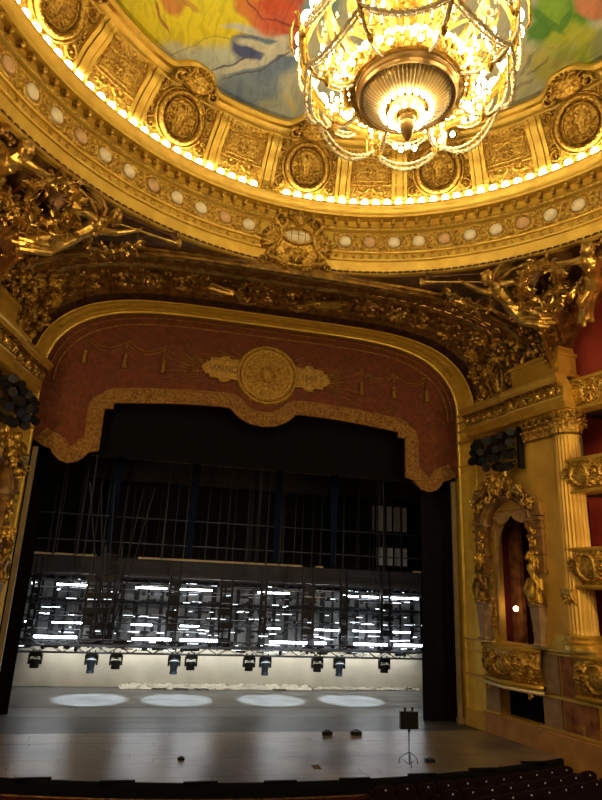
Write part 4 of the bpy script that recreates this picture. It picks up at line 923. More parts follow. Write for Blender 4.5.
def spotcluster(sg, side):
    p0 = wall(1.6, 9.5, .3)*np.array((sg, 1, 1))
    t = thing('spotlight_cluster', 'black bank of crowded spotlights under the gold entablature, stage %s' % side, 'spotlights', tuple(p0))
    b = MB(); wbox(b, .55, 2.65, 10.0, 10.12, .1, .6); wbox(b, .5, .56, 9.2, 10.2, .1, .5); wbox(b, 2.5, 2.6, 8.8, 10.3, .1, .3)
    for z in (9.0, 9.45, 9.9): b.tube([wall(.4 if z > 9.2 else 1.1, z, .5), wall(2.6, z, .5)], .03, 6)
    sx(b, sg).build('frame', mBlackM, t, smooth=False)
    r = np.random.RandomState(4); k = 0
    for z in (8.95, 9.3, 9.65, 10.0):
        for s in np.arange(.5 if z > 9.2 else 1.3, 2.6, .34):
            b = MB(); c = np.array(wall(s+r.uniform(-.06, .06), z+r.uniform(-.08, .08), .5+r.uniform(-.1, .2)))
            d = WH*.6+WD*r.uniform(.1, .7)+np.array((0, 0, r.uniform(-.6, -.1))); d /= np.linalg.norm(d)
            b.tube([c-d*.2, c-d*.12, c+d*.08, c+d*.1, c+d*.24], [.06, .11, .11, .14, .15], 8)
            sx(b, sg).build('spotlight', mBlackM, t)
def box_balcony(sg, side):
    p0 = wall(1.5, 1.7, .3)*np.array((sg, 1, 1))
    t = thing('box_balcony', 'bowed carved gold balcony front of the lowest stage box, %s' % side, 'balcony', tuple(p0))
    bow = lambda u: .18+.34*math.sin(u*PI)**.8
    bowv = np.vectorize(bow)
    T = Tile(2.6, 1.0, 170, 64); T.dome(1.3, .5, .36, .10, .30); T.ring(1.3, .5, .34, .05, .16, .30)
    T.spiral(.72, .6, .28, 1.6, PI, -1, .06, .13); T.spiral(.28, .4, .24, 1.5, 0, 1, .05, .11)
    for a in np.linspace(2.4, 4.2, 6): T.leaf(1.05, .45, a, .5, .08, .10)
    for k in range(40): T.dome(rng.uniform(.05, 1.2), rng.uniform(.08, .92), rng.uniform(.02, .05), .08)
    T.symx()
    prof = lambda V: .12*np.sin(V*PI)*1.0-.14*(1-V)
    b = MB()
    relief(b, T, lambda U, V, H: wall(.15+2.7*U, 1.84+.98*V, bowv(np.clip(U, 0, 1))+prof(V)+H), 0, 1, 1); sx(b, sg).build('front_panel', mGoldR, t)
    def rail(z0, z1, d, m, name):
        P = [[wall(.1+2.8*u, z, h) for z, h in ((z0, -.05), (z0, bow(u)+d), ((z0+z1)/2, bow(u)+d+.03), (z1, bow(u)+d), (z1, -.05))] for u in np.linspace(0, 1, 30)]
        sx(MB().grid(np.array(P)), sg).build(name, m, t)
    rail(2.80, 2.92, .05, mGold, 'top_rail'); rail(1.72, 1.86, .02, mGold, 'lower_moulding'); rail(1.60, 1.70, .0, mCream, 'cream_soffit_edge')
    for s in (.55, 2.45): sx(scroll3(MB(), wall(s, 1.5, .35), WD, WH, .10, 1.5, 1, .04), sg).build('bracket', mGoldR, t)
for sg, sd in ((1, 'right'), (-1, 'left')):
    niche(sg, sd); curtain(sg, sd); spotcluster(sg, sd); box_balcony(sg, sd)
# lit wall lamp inside the right box
lp_ = thing('box_lamp', 'small glowing lamp on a thin standard inside the right stage box', 'lamp', tuple(wall(1.2, 4.0, -.5)))
MB().sph(wall(1.22, 4.10, -.42), .085, 10, 8).build('lit_bulb', mat('warm_lamp', (1, .8, .5), .3, emit=(1, .62, .28), es=22), lp_)
MB().tube([wall(1.22, 2.92, -.42), wall(1.22, 4.02, -.42)], .02, 6).build('pole', mGoldD, lp_)

# ------------------------------------------------------------- horseshoe tiers beside the columns
def hs(q, off=0.):          # plan curve of the tier fronts, q metres from the column towards the hall
    x = 9.10+.25*q+.020*q*q-off; return np.array((x, -5.30-q, 0))
def tier(sg, z0, z1, lab, off=0, q0=0.):
    p0 = hs(.5, off)+np.array((0, 0, z0)); p0[0] *= sg
    t = thing('tier_balcony', lab, 'balcony', tuple(p0)); H = z1-z0
    T = Tile(1.5, H*.8, 90, 52); h = H*.8
    T.dome(.75, h/2, .30, .09, h*.36); T.ring(.75, h/2, .28, .04, .13, h*.38); T.spiral(.26, h*.55, .2, 1.5, 0, 1, .05, .10)
    for a in np.linspace(2.2, 4.1, 5): T.leaf(.6, h*.45, a, .38, .06, .09)
    for k in range(26): T.dome(rng.uniform(.02, .6), rng.uniform(.05, h), rng.uniform(.02, .04), .07)
    T.symx()
    def f(U, V, Hh):
        q = q0+U*4.5; x = 9.10+.25*q+.020*q*q-off; bulge = .10*np.sin(V*PI)-.10*(1-V)
        return np.stack([x-.12-bulge-Hh, -5.30-q, z0+H*.1+H*.8*V], -1)
    b = MB(); relief(b, T, f, 0, 1, 3); sx(b, sg).build('front_panel', mGoldR, t)
    def rl(za, zb, d, name, m):
        P = [[hs(q, off+.12+d)*(1, 1, 0)+(0, 0, za), hs(q, off+.15+d)*(1, 1, 0)+(0, 0, (za+zb)/2), hs(q, off+.12+d)+(0, 0, zb), hs(q, off-.5)+(0, 0, zb)] for q in np.linspace(q0, q0+4.5, 20)]
        P = np.array([[hs(q, off-.4)+np.array((0, 0, za))]+list(map(np.array, row)) for q, row in zip(np.linspace(q0, q0+4.5, 20), P)])
        sx(MB().grid(P), sg).build(name, m, t)
    rl(z1-.10*H, z1, .05, 'top_rail', mGold); rl(z0, z0+.1*H, .02, 'lower_moulding', mGold)
    P = [[hs(q, off+.05)+np.array((0, 0, z0+.02)), hs(q, off-2.2)+np.array((0, 0, z0+.02)), hs(q, off-2.2)+np.array((0, 0, z0+.10)), hs(q, off+.05)+np.array((0, 0, z0+.10))] for q in np.linspace(q0, q0+4.5, 10)]
    sx(MB().grid(np.array(P), wv=True), sg).build('floor_slab', mDarkW, t)
TL = [(10.35, 11.40, 'topmost', -.1), (7.66, 8.78, 'third', 0), (4.80, 6.02, 'second', .05), (1.72, 2.95, 'lowest', .1)]
for sg, sd in ((1, 'right'), (-1, 'left')):
    for z0, z1, nm2, off in TL: tier(sg, z0, z1, '%s carved gold tier balcony beyond the columns on the %s' % (nm2, sd), off, q0=.0 if z0 < 9 else .0)
    b = MB(); P = [[hs(q, -2.0)+np.array((0, 0, z)) for z in (-1, 11.5)] for q in np.linspace(-1.2, 5, 14)]; b.grid(np.array(P))
    P = [[hs(q, -.9)+np.array((0, 0, z)) for z in (11.3, 15.5)] for q in np.linspace(-1.2, 5, 14)]; b.grid(np.array(P))
    struct(sx(b, sg).build('wall_box_back_'+sd, mRed), 'red wall at the back of the %s boxes' % sd)
    b = MB(); P = [[hs(q, .0)+np.array((0, 0, z)) for z in (-1, 1.0)] for q in np.linspace(-.1, 4, 10)]; b.grid(np.array(P))
    struct(sx(b, sg).build('baseboard_hall_'+sd, mMarB), 'brown marble foot of the %s hall wall' % sd)
    # consoles under the tier fronts next to the column
    c_ = thing('console_bracket', 'carved gold scroll console under the second tier balcony, %s side' % sd, 'bracket', tuple(np.array((9.2*sg, -5.3, 3.4))))
    b = MB()
    P = [[(9.30-.16-d, -4.95-.1-w, 4.8-1.5*v) for w, d in ((0, -.1), (0, .40*(1-v)**1.5+.05*math.sin(v*12)), (.5, .40*(1-v)**1.5+.05*math.sin(v*12)), (.5, -.1))] for v in np.linspace(0, 1, 24)]
    b.grid(np.array(P)); leafball(b, (8.95, -5.3, 4.5), (.2, .25, .25), 40, .07, 8); leafball(b, (9.02, -5.3, 3.9), (.1, .22, .3), 36, .06, 9)
    sx(b, sg).build('scroll', mGoldR, c_)

# ================================================================== PENDENTIVES AND THE GREAT ARCHES
for sg, sd in ((1, 'right'), (-1, 'left')):
    n1, n2 = 121, 26
    Sg, Tg = np.meshgrid(np.linspace(0, 1, n1), np.linspace(0, 1, n2), indexing='ij')
    struct(sx(MB().grid(pend(Sg, Tg, np.zeros_like(Sg))), sg).build('wall_pendentive_'+sd, mGroundBrown), 'dark gilded corner vault between the stage arch and the round ceiling, %s' % sd)
    a = thing('side_arch', 'dark gold moulded arch edge rising beyond the winged figures on the %s' % sd, 'arch', (9.2*sg, -5.2, 11.5))
    for d0, d1, nm_, m_ in ((0, .10, 'arch_moulding', mGoldD), (.14, .20, 'arch_bead', mGoldD)):
        P = []
        for s in np.linspace(.5, 1, 50):
            p = pend(np.array(s), np.array(0.)); P.append([p+np.array((.4, 0, 0)), p+np.array((0, 0, 0)), p+np.array((-.10-d0, 0, -.06)), p+np.array((-.16-d0, 0, .05+d0*.5)), p+np.array((-.2-d1, 0, .16+d1))])
        sx(MB().grid(np.array(P)), sg).build(nm_, m_, a)
    # corner pier above the entablature
    pr2 = thing('corner_pier', 'gilded corner pier block standing on the %s entablature' % sd, 'pier', (9.1*sg, -4.7, 11.5))
    b = MB(); wbox(b, 2.55, 4.9, 11.5, 11.62, -.3, .62); wbox(b, 2.65, 4.8, 11.62, 12.25, -.3, .5); wbox(b, 2.58, 4.88, 12.25, 12.36, -.3, .58); wbox(b, 2.7, 4.75, 12.36, 12.6, -.3, .4)
    sx(b, sg).build('pier_block', mGold, pr2, smooth=False)
    b = MB()
    for k, (s, h) in enumerate(((3.0, .46), (3.5, .46), (4.0, .46), (4.5, .46))): b.tube([wall(s, 12.5, h), wall(s+.1, 13.0, h-.05), wall(s+.3, 13.5, h-.2)], [.10, .09, .07], 6)
    leafball(b, wall(3.7, 12.6, .5), (.25, .8, .25), 70, .09, 21); tag(sx(b, sg).build('carved_ribs', mGoldD, pr2), kind='stuff')
    # corner ornament at the springing of the vault
    t = thing('corner_ornament', 'shining gold cartouche with scrolls and leaves at the %s foot of the vault' % sd, 'ornament', tuple(wall(1.2, 11.6, .2)*np.array((sg, 1, 1))))
    b = MB(); VP = lambda u, v, h: vault(np.array(u), np.array(v), h)
    for k, (u, v) in enumerate(((.88, .3), (.84, .5), (.92, .5), (.80, .62), (.96, .35), (.9, .7), (.86, .15), (.97, .6), (.98, .85), (.90, .88), (.82, .8), (.97, .12), (.93, .2), (.79, .25), (.75, .5), (.86, .6), (.93, .78))):
        leafball(b, VP(u, v, .1), (.3, .3, .34), 44, .10, k+50)
    c = VP(.925, .33, .25); b.sph(c, (.16, .22, .36), 14, 10)
    tt = np.linspace(-1, 1, 16)
    b.tube([c+np.array((.02, -.30-.10*math.cos(q*PI/2), .62*q)) for q in tt], .05+.02*np.cos(tt*2), 6)
    for dz, s_ in ((.62, 1), (-.62, -1), (.3, -1)): scroll3(b, c+np.array((-.1, -.15, dz)), WD, WH, .17, 1.6, s_, .05)
    for u, v in ((.86, .35), (.9, .62), (.8, .45), (.95, .2)): scroll3(b, VP(u, v, .2), WD, WH, .22, 1.7, 1, .05)
    tag(sx(b, sg).build('scrolls_and_leaves', mGoldR, t), kind='stuff')
    # ribs that run up the corner of the vault
    b = MB()
    for v in (.56, .62, .68, .74, .88): b.tube([VP(u, v, .05) for u in np.linspace(.55, 1, 24)], .035, 5)
    sx(b, sg).V; tag(b.build('vault_ribs', mGoldD, t), kind='stuff')

# ================================================================== STATUES (continuous bodies by voxel remesh)
def cap(b, p, q, r0, r1, n=8):
    p, q = np.array(p, float), np.array(q, float); b.tube([p, p+(q-p)*.33, p+(q-p)*.66, q], [r0, r0*.68+r1*.36, r0*.36+r1*.68, r1], n); b.sph(p, (r0,)*3, 8, 6); b.sph(q, (r1,)*3, 8, 6)
def body(b, J, sc=1., fem=True):
    """J: head neck chest belly pelvis, shL elL haL shR elR haR, hipL kneeL ankL hipR kneeR ankR"""
    g = lambda k: np.array(J[k], float)
    h, n, c, be, p = g('head'), g('neck'), g('chest'), g('belly'), g('pelvis')
    up = h-n; up /= np.linalg.norm(up)+1e-9
    b.sph(h, (.115*sc, .125*sc, .14*sc), 12, 10); cap(b, n, h, .06*sc, .06*sc); cap(b, c, n, .14*sc, .07*sc); cap(b, c, be, .175*sc, .135*sc, 10); cap(b, be, p, .135*sc, .18*sc, 10)
    face = g('face')/np.linalg.norm(g('face')) if 'face' in J else np.array((-.5, -.6, -.6))
    sd_ = np.cross(up, face); sd_ /= np.linalg.norm(sd_)+1e-9; fa = np.cross(sd_, up); fa /= np.linalg.norm(fa)
    if np.dot(fa, face) < 0: fa = -fa
    b.sph(h+fa*.125*sc-up*.01, (.028*sc,)*3, 6, 5); b.sph(h+fa*.10*sc-up*.09*sc, (.04*sc,)*3, 6, 5)     # nose, chin
    for s in (-1, 1):
        b.sph(h+fa*.10*sc+up*.03*sc+sd_*s*.045*sc, (.022*sc,)*3, 6, 5); b.sph(h+sd_*s*.12*sc-fa*.0, (.03*sc,)*3, 6, 5)
        if fem: b.sph(c+fa*.13*sc+sd_*s*.075*sc, (.065*sc,)*3, 8, 6)
    for k in range(14):                                               # wavy hair
        a = k*2.4; v = up*.06*sc+(sd_*math.cos(a)-fa*abs(math.sin(a))*.8+up*.4*math.sin(a*1.7))*.11*sc; b.sph(h+v, (.055*sc,)*3, 6, 5)
    for S_ in 'LR':
        if 'sh'+S_ in J:
            s, e, w = g('sh'+S_), g('el'+S_), g('ha'+S_)
            cap(b, c, s, .10*sc, .085*sc); cap(b, s, e, .078*sc, .058*sc); cap(b, e, w, .056*sc, .036*sc)
            d = w-e; d /= np.linalg.norm(d)+1e-9; t = np.cross(d, fa); t /= np.linalg.norm(t)+1e-9; u = np.cross(d, t)
            b.sph(w+d*.045*sc, (.042*sc,)*3, 8, 6)
            for k, (o, L) in enumerate(((-.030, .075), (-.010, .09), (.010, .085), (.030, .068))):
                q0 = w+d*.07*sc+t*o*sc; q1 = q0+d*L*.6*sc+u*.01*sc; q2 = q1+d*L*.3*sc+u*.035*sc; b.tube([q0, q1, q2], [.013*sc, .012*sc, .010*sc], 5)
            q0 = w+d*.02*sc+t*.04*sc; b.tube([q0, q0+d*.04*sc+t*.03*sc, q0+d*.075*sc+t*.035*sc+u*.02*sc], [.015*sc, .013*sc, .011*sc], 5)
        if 'knee'+S_ in J:
            k_, a_ = g('knee'+S_), g('ank'+S_); hp = g('hip'+S_) if 'hip'+S_ in J else p
            cap(b, p, hp, .15*sc, .14*sc); cap(b, hp, k_, .135*sc, .085*sc, 10); m_ = k_+(a_-k_)*.35; cap(b, k_, m_, .08*sc, .08*sc); cap(b, m_, a_, .078*sc, .045*sc)
            d = a_-k_; d /= np.linalg.norm(d)+1e-9; f2 = fa-d*np.dot(fa, d)*1.0; f2 /= np.linalg.norm(f2)+1e-9; tq = g('toe'+S_) if 'toe'+S_ in J else a_+(f2*.19+d*.06)*sc; cap(b, a_-f2*.03*sc, tq, .05*sc, .03*sc)
    return b
def remesh(o, vox=.02, it=3):
    m = o.modifiers.new('remesh', 'REMESH'); m.mode = 'VOXEL'; m.voxel_size = vox; m.use_smooth_shade = True
    if it: k = o.modifiers.new('smooth', 'SMOOTH'); k.iterations = it; k.factor = .5
    return o
def drape(b, P, w=.25, n=9, seed=0):       # folded cloth over a run of points: ridged overlapping tubes
    r = np.random.RandomState(seed); P = np.array(P, float)
    for k in range(n):
        off = r.normal(size=3)*w*.5; b.tube(P+off*np.linspace(.5, 1.2, len(P))[:, None], np.linspace(.10, .09, len(P)), 6)
    return b
def wing(b, p, q, N, L):
    p, q, N = map(lambda v: np.array(v, float), (p, q, N)); d = q-p; side = np.cross(d, N); side /= np.linalg.norm(side)+1e-9; side *= np.sign(side[2]) if abs(side[2]) > .1 else 1
    b.tube([p, p+d*.5+side*.10, q], [.07, .07, .04], 6)
    for k in range(9):
        q0 = p+d*(k/9+.05); v = -side*.9+d*(.35+k*.12); v /= np.linalg.norm(v); LL = L*(.55+.07*k); b.tube([q0, q0+v*LL*.6, q0+v*LL], [.055, .045, .012], 5)
    return b
def leafrun(b, pts, R=.09, n=60, size=.05, seed=2):
    r = np.random.RandomState(seed); pts = np.array(pts, float); t = np.linspace(0, len(pts)-1, n); i = np.arange(len(pts))
    C_ = np.stack([np.interp(t, i, pts[:, k]) for k in range(3)], -1)
    for c in C_:
        for k in range(2):
            v = r.normal(size=3); v /= np.linalg.norm(v); s_ = size*r.uniform(.6, 1.3); p = c+v*R*r.uniform(.4, 1)
            a = r.normal(size=3); a /= np.linalg.norm(a); e = np.cross(a, v); e /= np.linalg.norm(e)+1e-9
            b.add([p, p+a*s_*1.2+e*s_*.6+v*s_*.4, p+a*s_*2.4+v*s_*.2, p+a*s_*1.2-e*s_*.6+v*s_*.4, p-v*s_*.3], [(0, 1, 2, 2), (0, 2, 3, 3), (4, 2, 1, 1), (4, 3, 2, 2), (0, 4, 1, 1), (0, 3, 4, 4)])
    b.tube(C_[::3], R*.55, 6); return b
J1 = dict(head=(5.51, -7.27, 13.82), neck=(5.74, -7.10, 13.79), chest=(6.05, -6.96, 13.68), belly=(6.42, -6.80, 13.50), pelvis=(6.76, -6.66, 13.36), hipL=(6.84, -6.54, 13.27), kneeL=(7.20, -6.55, 12.92), ankL=(7.55, -6.9, 12.98), hipR=(6.95, -6.75, 13.30), kneeR=(7.36, -7.06, 12.96), ankR=(7.92, -6.92, 13.02), toeR=(8.22, -6.80, 12.96),
          shL=(5.88, -6.88, 13.58), elL=(5.46, -6.86, 13.60), haL=(5.02, -6.78, 13.80), shR=(6.05, -7.20, 13.72), elR=(6.25, -7.46, 13.70), haR=(6.50, -7.52, 13.60), face=(-.9, -.2, -.35))
J2 = dict(head=(7.39, -9.43, 13.88), neck=(7.53, -9.28, 13.90), chest=(7.82, -9.0, 13.84), belly=(8.18, -8.64, 13.74), pelvis=(8.5, -8.22, 13.62), hipL=(8.40, -8.1, 13.55), kneeL=(8.30, -7.80, 13.22), ankL=(8.75, -7.45, 13.12), hipR=(8.62, -8.05, 13.55), kneeR=(8.80, -7.65, 13.30), ankR=(9.0, -7.28, 13.0),
          shL=(7.52, -9.1, 13.80), elL=(7.25, -8.92, 13.76), haL=(7.04, -8.62, 13.86), shR=(7.98, -9.12, 13.86), elR=(8.40, -9.0, 13.80), haR=(8.75, -8.9, 13.70), face=(-.5, .5, -.5))
for sg, sd in ((1, 'right'), (-1, 'left')):
    t = thing('winged_statue', 'gilded reclining winged figure blowing a long trumpet, %s corner over the stage' % sd, 'statue', (6.5*sg, -6.7, 13.4))
    remesh(sx(body(MB(), J1, 1.6), sg).build('body', mGoldS, t))
    b = drape(MB(), [(6.5, -6.75, 13.42), (6.85, -6.62, 13.25), (7.15, -6.6, 13.02), (7.5, -6.8, 12.95), (7.9, -6.8, 13.0)], .22, 16, 3); remesh(sx(b, sg).build('drapery', mGoldS, t), .025, 1)
    b = wing(MB(), (6.0, -7.15, 13.85), (6.5, -7.9, 14.15), (-.4, -.4, -.8), .75); sx(b, sg).build('wing', mGoldD, t)
    b = wing(MB(), (5.85, -6.95, 13.85), (5.9, -7.5, 14.25), (-.4, -.4, -.8), .5); sx(b, sg).build('wing', mGoldD, t)
    t = thing('winged_statue', 'gilded standing figure reaching for the wreath, %s edge beside the red lunette' % sd, 'statue', (8.4*sg, -8.3, 13.5))
    remesh(sx(body(MB(), J2, 1.6), sg).build('body', mGoldS, t))
    b = drape(MB(), [(8.1, -8.5, 13.72), (8.5, -8.15, 13.5), (8.6, -7.8, 13.3), (8.8, -7.4, 13.15), (8.95, -7.2, 12.95)], .2, 16, 5); remesh(sx(b, sg).build('drapery', mGoldS, t), .025, 1)
    b = wing(MB(), (7.9, -9.2, 13.95), (8.6, -9.9, 14.1), (-.4, -.4, -.8), .8); sx(b, sg).build('wing', mGoldD, t)
    q = np.linspace(0, 1, 24); p0, p1 = np.array((5.46, -7.02, 13.80)), np.array((3.78, -6.20, 13.93))
    rad = np.interp(q, [0, .05, .1, .7, .92, 1], [.035, .02, .024, .045, .08, .15]); b = MB().tube(p0+(p1-p0)*q[:, None], rad, 10, caps=False)
    tag(sx(b, sg).build('trumpet', mGoldS), 'long gilded trumpet held by the reclining %s figure' % sd, 'trumpet')
    q = np.linspace(0, 1, 24); p0, p1 = np.array((5.45, -7.14, 14.02)), np.array((3.95, -6.3, 14.08))
    b = MB().tube(p0+(p1-p0)*q[:, None], rad*1.25, 10, caps=False)
    tag(sx(b, sg).build('trumpet', mBrown), 'second darker trumpet nearer the ring cornice, %s corner' % sd, 'trumpet')
    c = np.array((7.02, -7.78, 13.66)); e1 = np.array((7.54, -8.10, 13.72))-c; e2 = np.array((6.61, -8.35, 13.97))-c
    b = leafrun(MB(), [c+(np.array((6.95, -7.35, 13.45))-c)*0+e1*.85*math.cos(a)*1.0+(e2*.9*math.sin(a)) for a in np.linspace(0, 2*PI, 30)], .20, 170, .10, 5)
    tag(sx(b, sg).build('laurel_wreath', mGoldS), 'round gilded laurel wreath between the two figures, %s corner' % sd, 'wreath')
    b = leafrun(MB(), [(4.85, -5.85, 13.98), (5.2, -5.65, 13.86), (5.62, -5.6, 13.74), (6.0, -5.72, 13.62), (6.3, -6.1, 13.55), (6.3, -6.6, 13.66)], .17, 120, .085, 6)
    tag(sx(b, sg).build('leaf_garland', mGoldS), 'hanging leaf garland under the %s trumpeter' % sd, 'garland')
    b = leafrun(MB(), [(6.55, -7.45, 13.6), (6.75, -7.1, 13.30), (7.15, -6.95, 13.15), (7.6, -7.2, 13.2), (8.0, -7.7, 13.45), (8.2, -8.2, 13.55)], .2, 130, .10, 7)
    tag(sx(b, sg).build('leaf_garland', mGoldS), 'thick leaf garland below the %s wreath' % sd, 'garland')
    b = MB(); r = np.random.RandomState(3)
    for k in range(150):
        s, tq = r.uniform(.40, .95), r.uniform(.05, .92)
        if .44 < s < .64 and tq > .5: continue
        leafball(b, pend(np.array(s), np.array(tq), .08), (.2, .2, .12), 6, .10, k)
    for s in (.50, .53, .57): b.tube([pend(np.array(s+.0*q), np.array(q), .08) for q in np.linspace(0, .75, 12)], .06, 6)
    for k in range(5): b.tube([pend(np.array(q), np.array(.08+.03*k), .06) for q in np.linspace(.08, .47, 24)], .028, 5)
    tag(sx(b, sg).build('carved_foliage', mGoldD), 'crowded dark gold carved foliage on the %s corner vault' % sd, 'carving', kind='stuff')
# herm busts beside the boxes
for sg, sd in ((1, 'right'), (-1, 'left')):
    for s_, w, gold in ((.46, 'stage', False), (3.02, 'hall', True)):
        t = thing('herm_statue', '%s herm bust on tapering grey pillar, %s side of the %s box' % ('bright gold' if gold else 'bronze', w, sd), 'statue', tuple(wall(s_, 3.0, .35)*np.array((sg, 1, 1))))
        P = []
        for z, r0 in ((3.0, .17), (3.08, .20), (3.12, .13), (3.6, .15), (4.2, .20), (4.25, .23), (4.3, .20)):
            P.append([wall(s_+a*r0, z, .32+c_*r0) for a, c_ in ((-1, -1), (-1, 1), (1, 1), (1, -1))])
        sx(MB().grid(np.array(P), wv=True), sg).build('pillar', mMarG, t, smooth=False)
        W_ = lambda s, z, h: tuple(wall(s, z, h))
        J = dict(head=W_(s_, 5.42, .52), neck=W_(s_, 5.2, .45), chest=W_(s_, 4.95, .42), belly=W_(s_, 4.62, .38), pelvis=W_(s_, 4.36, .36), shL=W_(s_-.24, 5.02, .42), elL=W_(s_-.34, 4.72, .5), haL=W_(s_-.12, 4.5, .62), shR=W_(s_+.24, 5.02, .42), elR=W_(s_+.36, 4.75, .5), haR=W_(s_+.18, 5.1, .66), face=tuple(WH))
        remesh(sx(body(MB(), J, 1.2), sg).build('body', mGold if gold else mGoldD, t))
        b = leafrun(MB(), [wall(s_+.22*math.cos(a), 4.36, .38+.2*math.sin(a)) for a in np.linspace(0, 2*PI, 12)], .07, 30, .05, 3); leafball(b, wall(s_, 5.75, .42), (.2, .25, .2), 34, .08, 11)
        tag(sx(b, sg).build('leaf_trim', mGoldR, t), kind='stuff')
        b = MB(); b.sph(wall(s_+.02, 4.66, .56), (.16, .2, .26), 14, 10); b.tube([wall(s_+.2, 5.15, .5), wall(s_+.3, 4.8, .62), wall(s_+.2, 4.42, .6)], [.03, .05, .03], 6)
        if gold: sx(b, sg).build('shield', mGold, t)
    # seated gold figures on the pediment over the box
    for s_, d in ((1.05, 1), (2.42, -1)):
        t = thing('pediment_figure', 'gold child figure reclining on the %s box pediment, %s side' % (sd, 'stage' if d > 0 else 'hall'), 'statue', tuple(wall(s_, 7.9, .5)*np.array((sg, 1, 1))))
        J = dict(head=W_(s_+.25*d, 8.62, .62), neck=W_(s_+.2*d, 8.48, .6), chest=W_(s_+.15*d, 8.36, .58), belly=W_(s_+.05*d, 8.18, .58), pelvis=W_(s_-.05*d, 8.06, .58), kneeL=W_(s_-.35*d, 8.12, .72), ankL=W_(s_-.55*d, 7.85, .66), kneeR=W_(s_-.3*d, 7.95, .66), ankR=W_(s_-.62*d, 7.72, .6), shL=W_(s_+.02*d, 8.42, .66), elL=W_(s_-.18*d, 8.28, .74), haL=W_(s_-.05*d, 8.12, .8), shR=W_(s_+.3*d, 8.40, .6), elR=W_(s_+.48*d, 8.3, .66), haR=W_(s_+.5*d, 8.5, .7), face=tuple(WH))
        remesh(sx(body(MB(), J, .8, False), sg).build('body', mGoldS, t))
# reclining relief figures on the vault frieze
for k, (u0, d, w) in enumerate(((-.17, 1, 'left'), (.12, -1, 'right'))):
    t = thing('relief_figure', 'small gold reclining figure in the dark vault frieze, %s of its centre' % w, 'statue', tuple(vault(np.array(u0), np.array(.35), .1)))
    F = lambda x, v, h: tuple(vault(np.array(u0+x*d/12.5), np.array(v), h))
    J = dict(head=F(.62, .30, .34), neck=F(.48, .31, .30), chest=F(.30, .33, .28), belly=F(.08, .36, .26), pelvis=F(-.14, .38, .26), kneeL=F(-.6, .32, .34), ankL=F(-1.0, .40, .24), kneeR=F(-.62, .42, .28), ankR=F(-1.1, .46, .22), shL=F(.32, .26, .32), elL=F(.62, .22, .32), haL=F(.95, .24, .3), shR=F(.30, .40, .3), elR=F(.1, .46, .34), haR=F(.3, .52, .3), face=(0, -.5, -1))
    remesh(body(MB(), J, .95).build('body', mGoldS, t)); drape(MB(), [F(-.1, .38, .3), F(-.5, .40, .3), F(-1.2, .44, .25), F(-1.5, .38, .2)], .12, 7, k).build('drapery', mGoldS, t)
t = thing('relief_rosette', 'gold foliage cluster in the dark vault frieze right of the figures', 'ornament', tuple(vault(np.array(.44), np.array(.35), .1)))
b = MB(); leafball(b, vault(np.array(.44), np.array(.38), .14), (.4, .4, .1), 60, .07, 5); tag(b.build('leaf_cluster', mGoldS, t), kind='stuff')
t = thing('relief_shell', 'gold shell cluster in the dark vault frieze above the left of the stage', 'ornament', tuple(vault(np.array(-.45), np.array(.35), .1)))
b = MB(); leafball(b, vault(np.array(-.45), np.array(.38), .18), (.35, .4, .15), 50, .09, 6); tag(b.build('leaf_cluster', mGoldS, t), kind='stuff')

# ================================================================== STAGE HOUSE
b = MB(); 
def quad(b, x0, x1, y0, y1, z0, z1): return b.box(((x0+x1)/2, (y0+y1)/2, (z0+z1)/2), (abs(x1-x0), abs(y1-y0), abs(z1-z0)))
struct(quad(MB(), -13, 13, 15, 15.2, 0, 19).build('wall_stage_back', mat('stage_back_brick', (.02, .02, .022), .9, bump=.2, bscale=3, var=.3, vscale=1), smooth=False), 'black back wall of the stage house')
struct(quad(MB(), -13.2, -13, .6, 15, 0, 19).build('wall_stage_left', mBlack, smooth=False), 'black left wall of the stage house')
struct(quad(MB(), 13, 13.2, .6, 15, 0, 19).build('wall_stage_right', mBlack, smooth=False), 'black right wall of the stage house')
struct(quad(MB(), -13.2, 13.2, .6, 15.2, 19, 19.2).build('ceiling_stage', mBlack, smooth=False), 'black roof of the stage house')
struct(quad(MB(), -13.2, 13.2, 7.9, 15.2, -.12, -.02).build('floor_stage_rear', mStageB, smooth=False), 'stage floor behind the white cloth')
struct(quad(quad(quad(MB(), -13.2, -8.45, .42, .62, 0, 19), 8.45, 13.2, .42, .62, 0, 19), -9, 9, .42, .62, 14.6, 19).build('wall_stage_front', mBlack, smooth=False), 'black wall around the back of the gold frame')
def curtainbox(x0, x1, y, z0, z1, amp=.05, n=60, m=mBlack):
    xs = np.linspace(x0, x1, n); P = np.array([[(x, y+amp*math.sin((x-x0)*14+.4*math.sin(z)), z) for z in np.linspace(z0, z1, 10)] for x in xs])
    return MB().grid(P).grid(P+np.array((0, .06, 0)))
tag(curtainbox(6.72, 8.4, .62+.0, .01, 12.5).build('side_curtain', mBlack), 'black masking curtain hanging inside the right of the stage', 'curtain')
tag(curtainbox(-12, -7.75, 1.85, .01, 13).build('side_curtain', mBlack), 'black masking curtain hanging inside the left of the stage', 'curtain')
tag(curtainbox(-9, 9, .95, 8.85, 18.98, .03, 120).build('border_curtain', mBlack), 'wide black border curtain hanging behind the crimson valance', 'curtain')
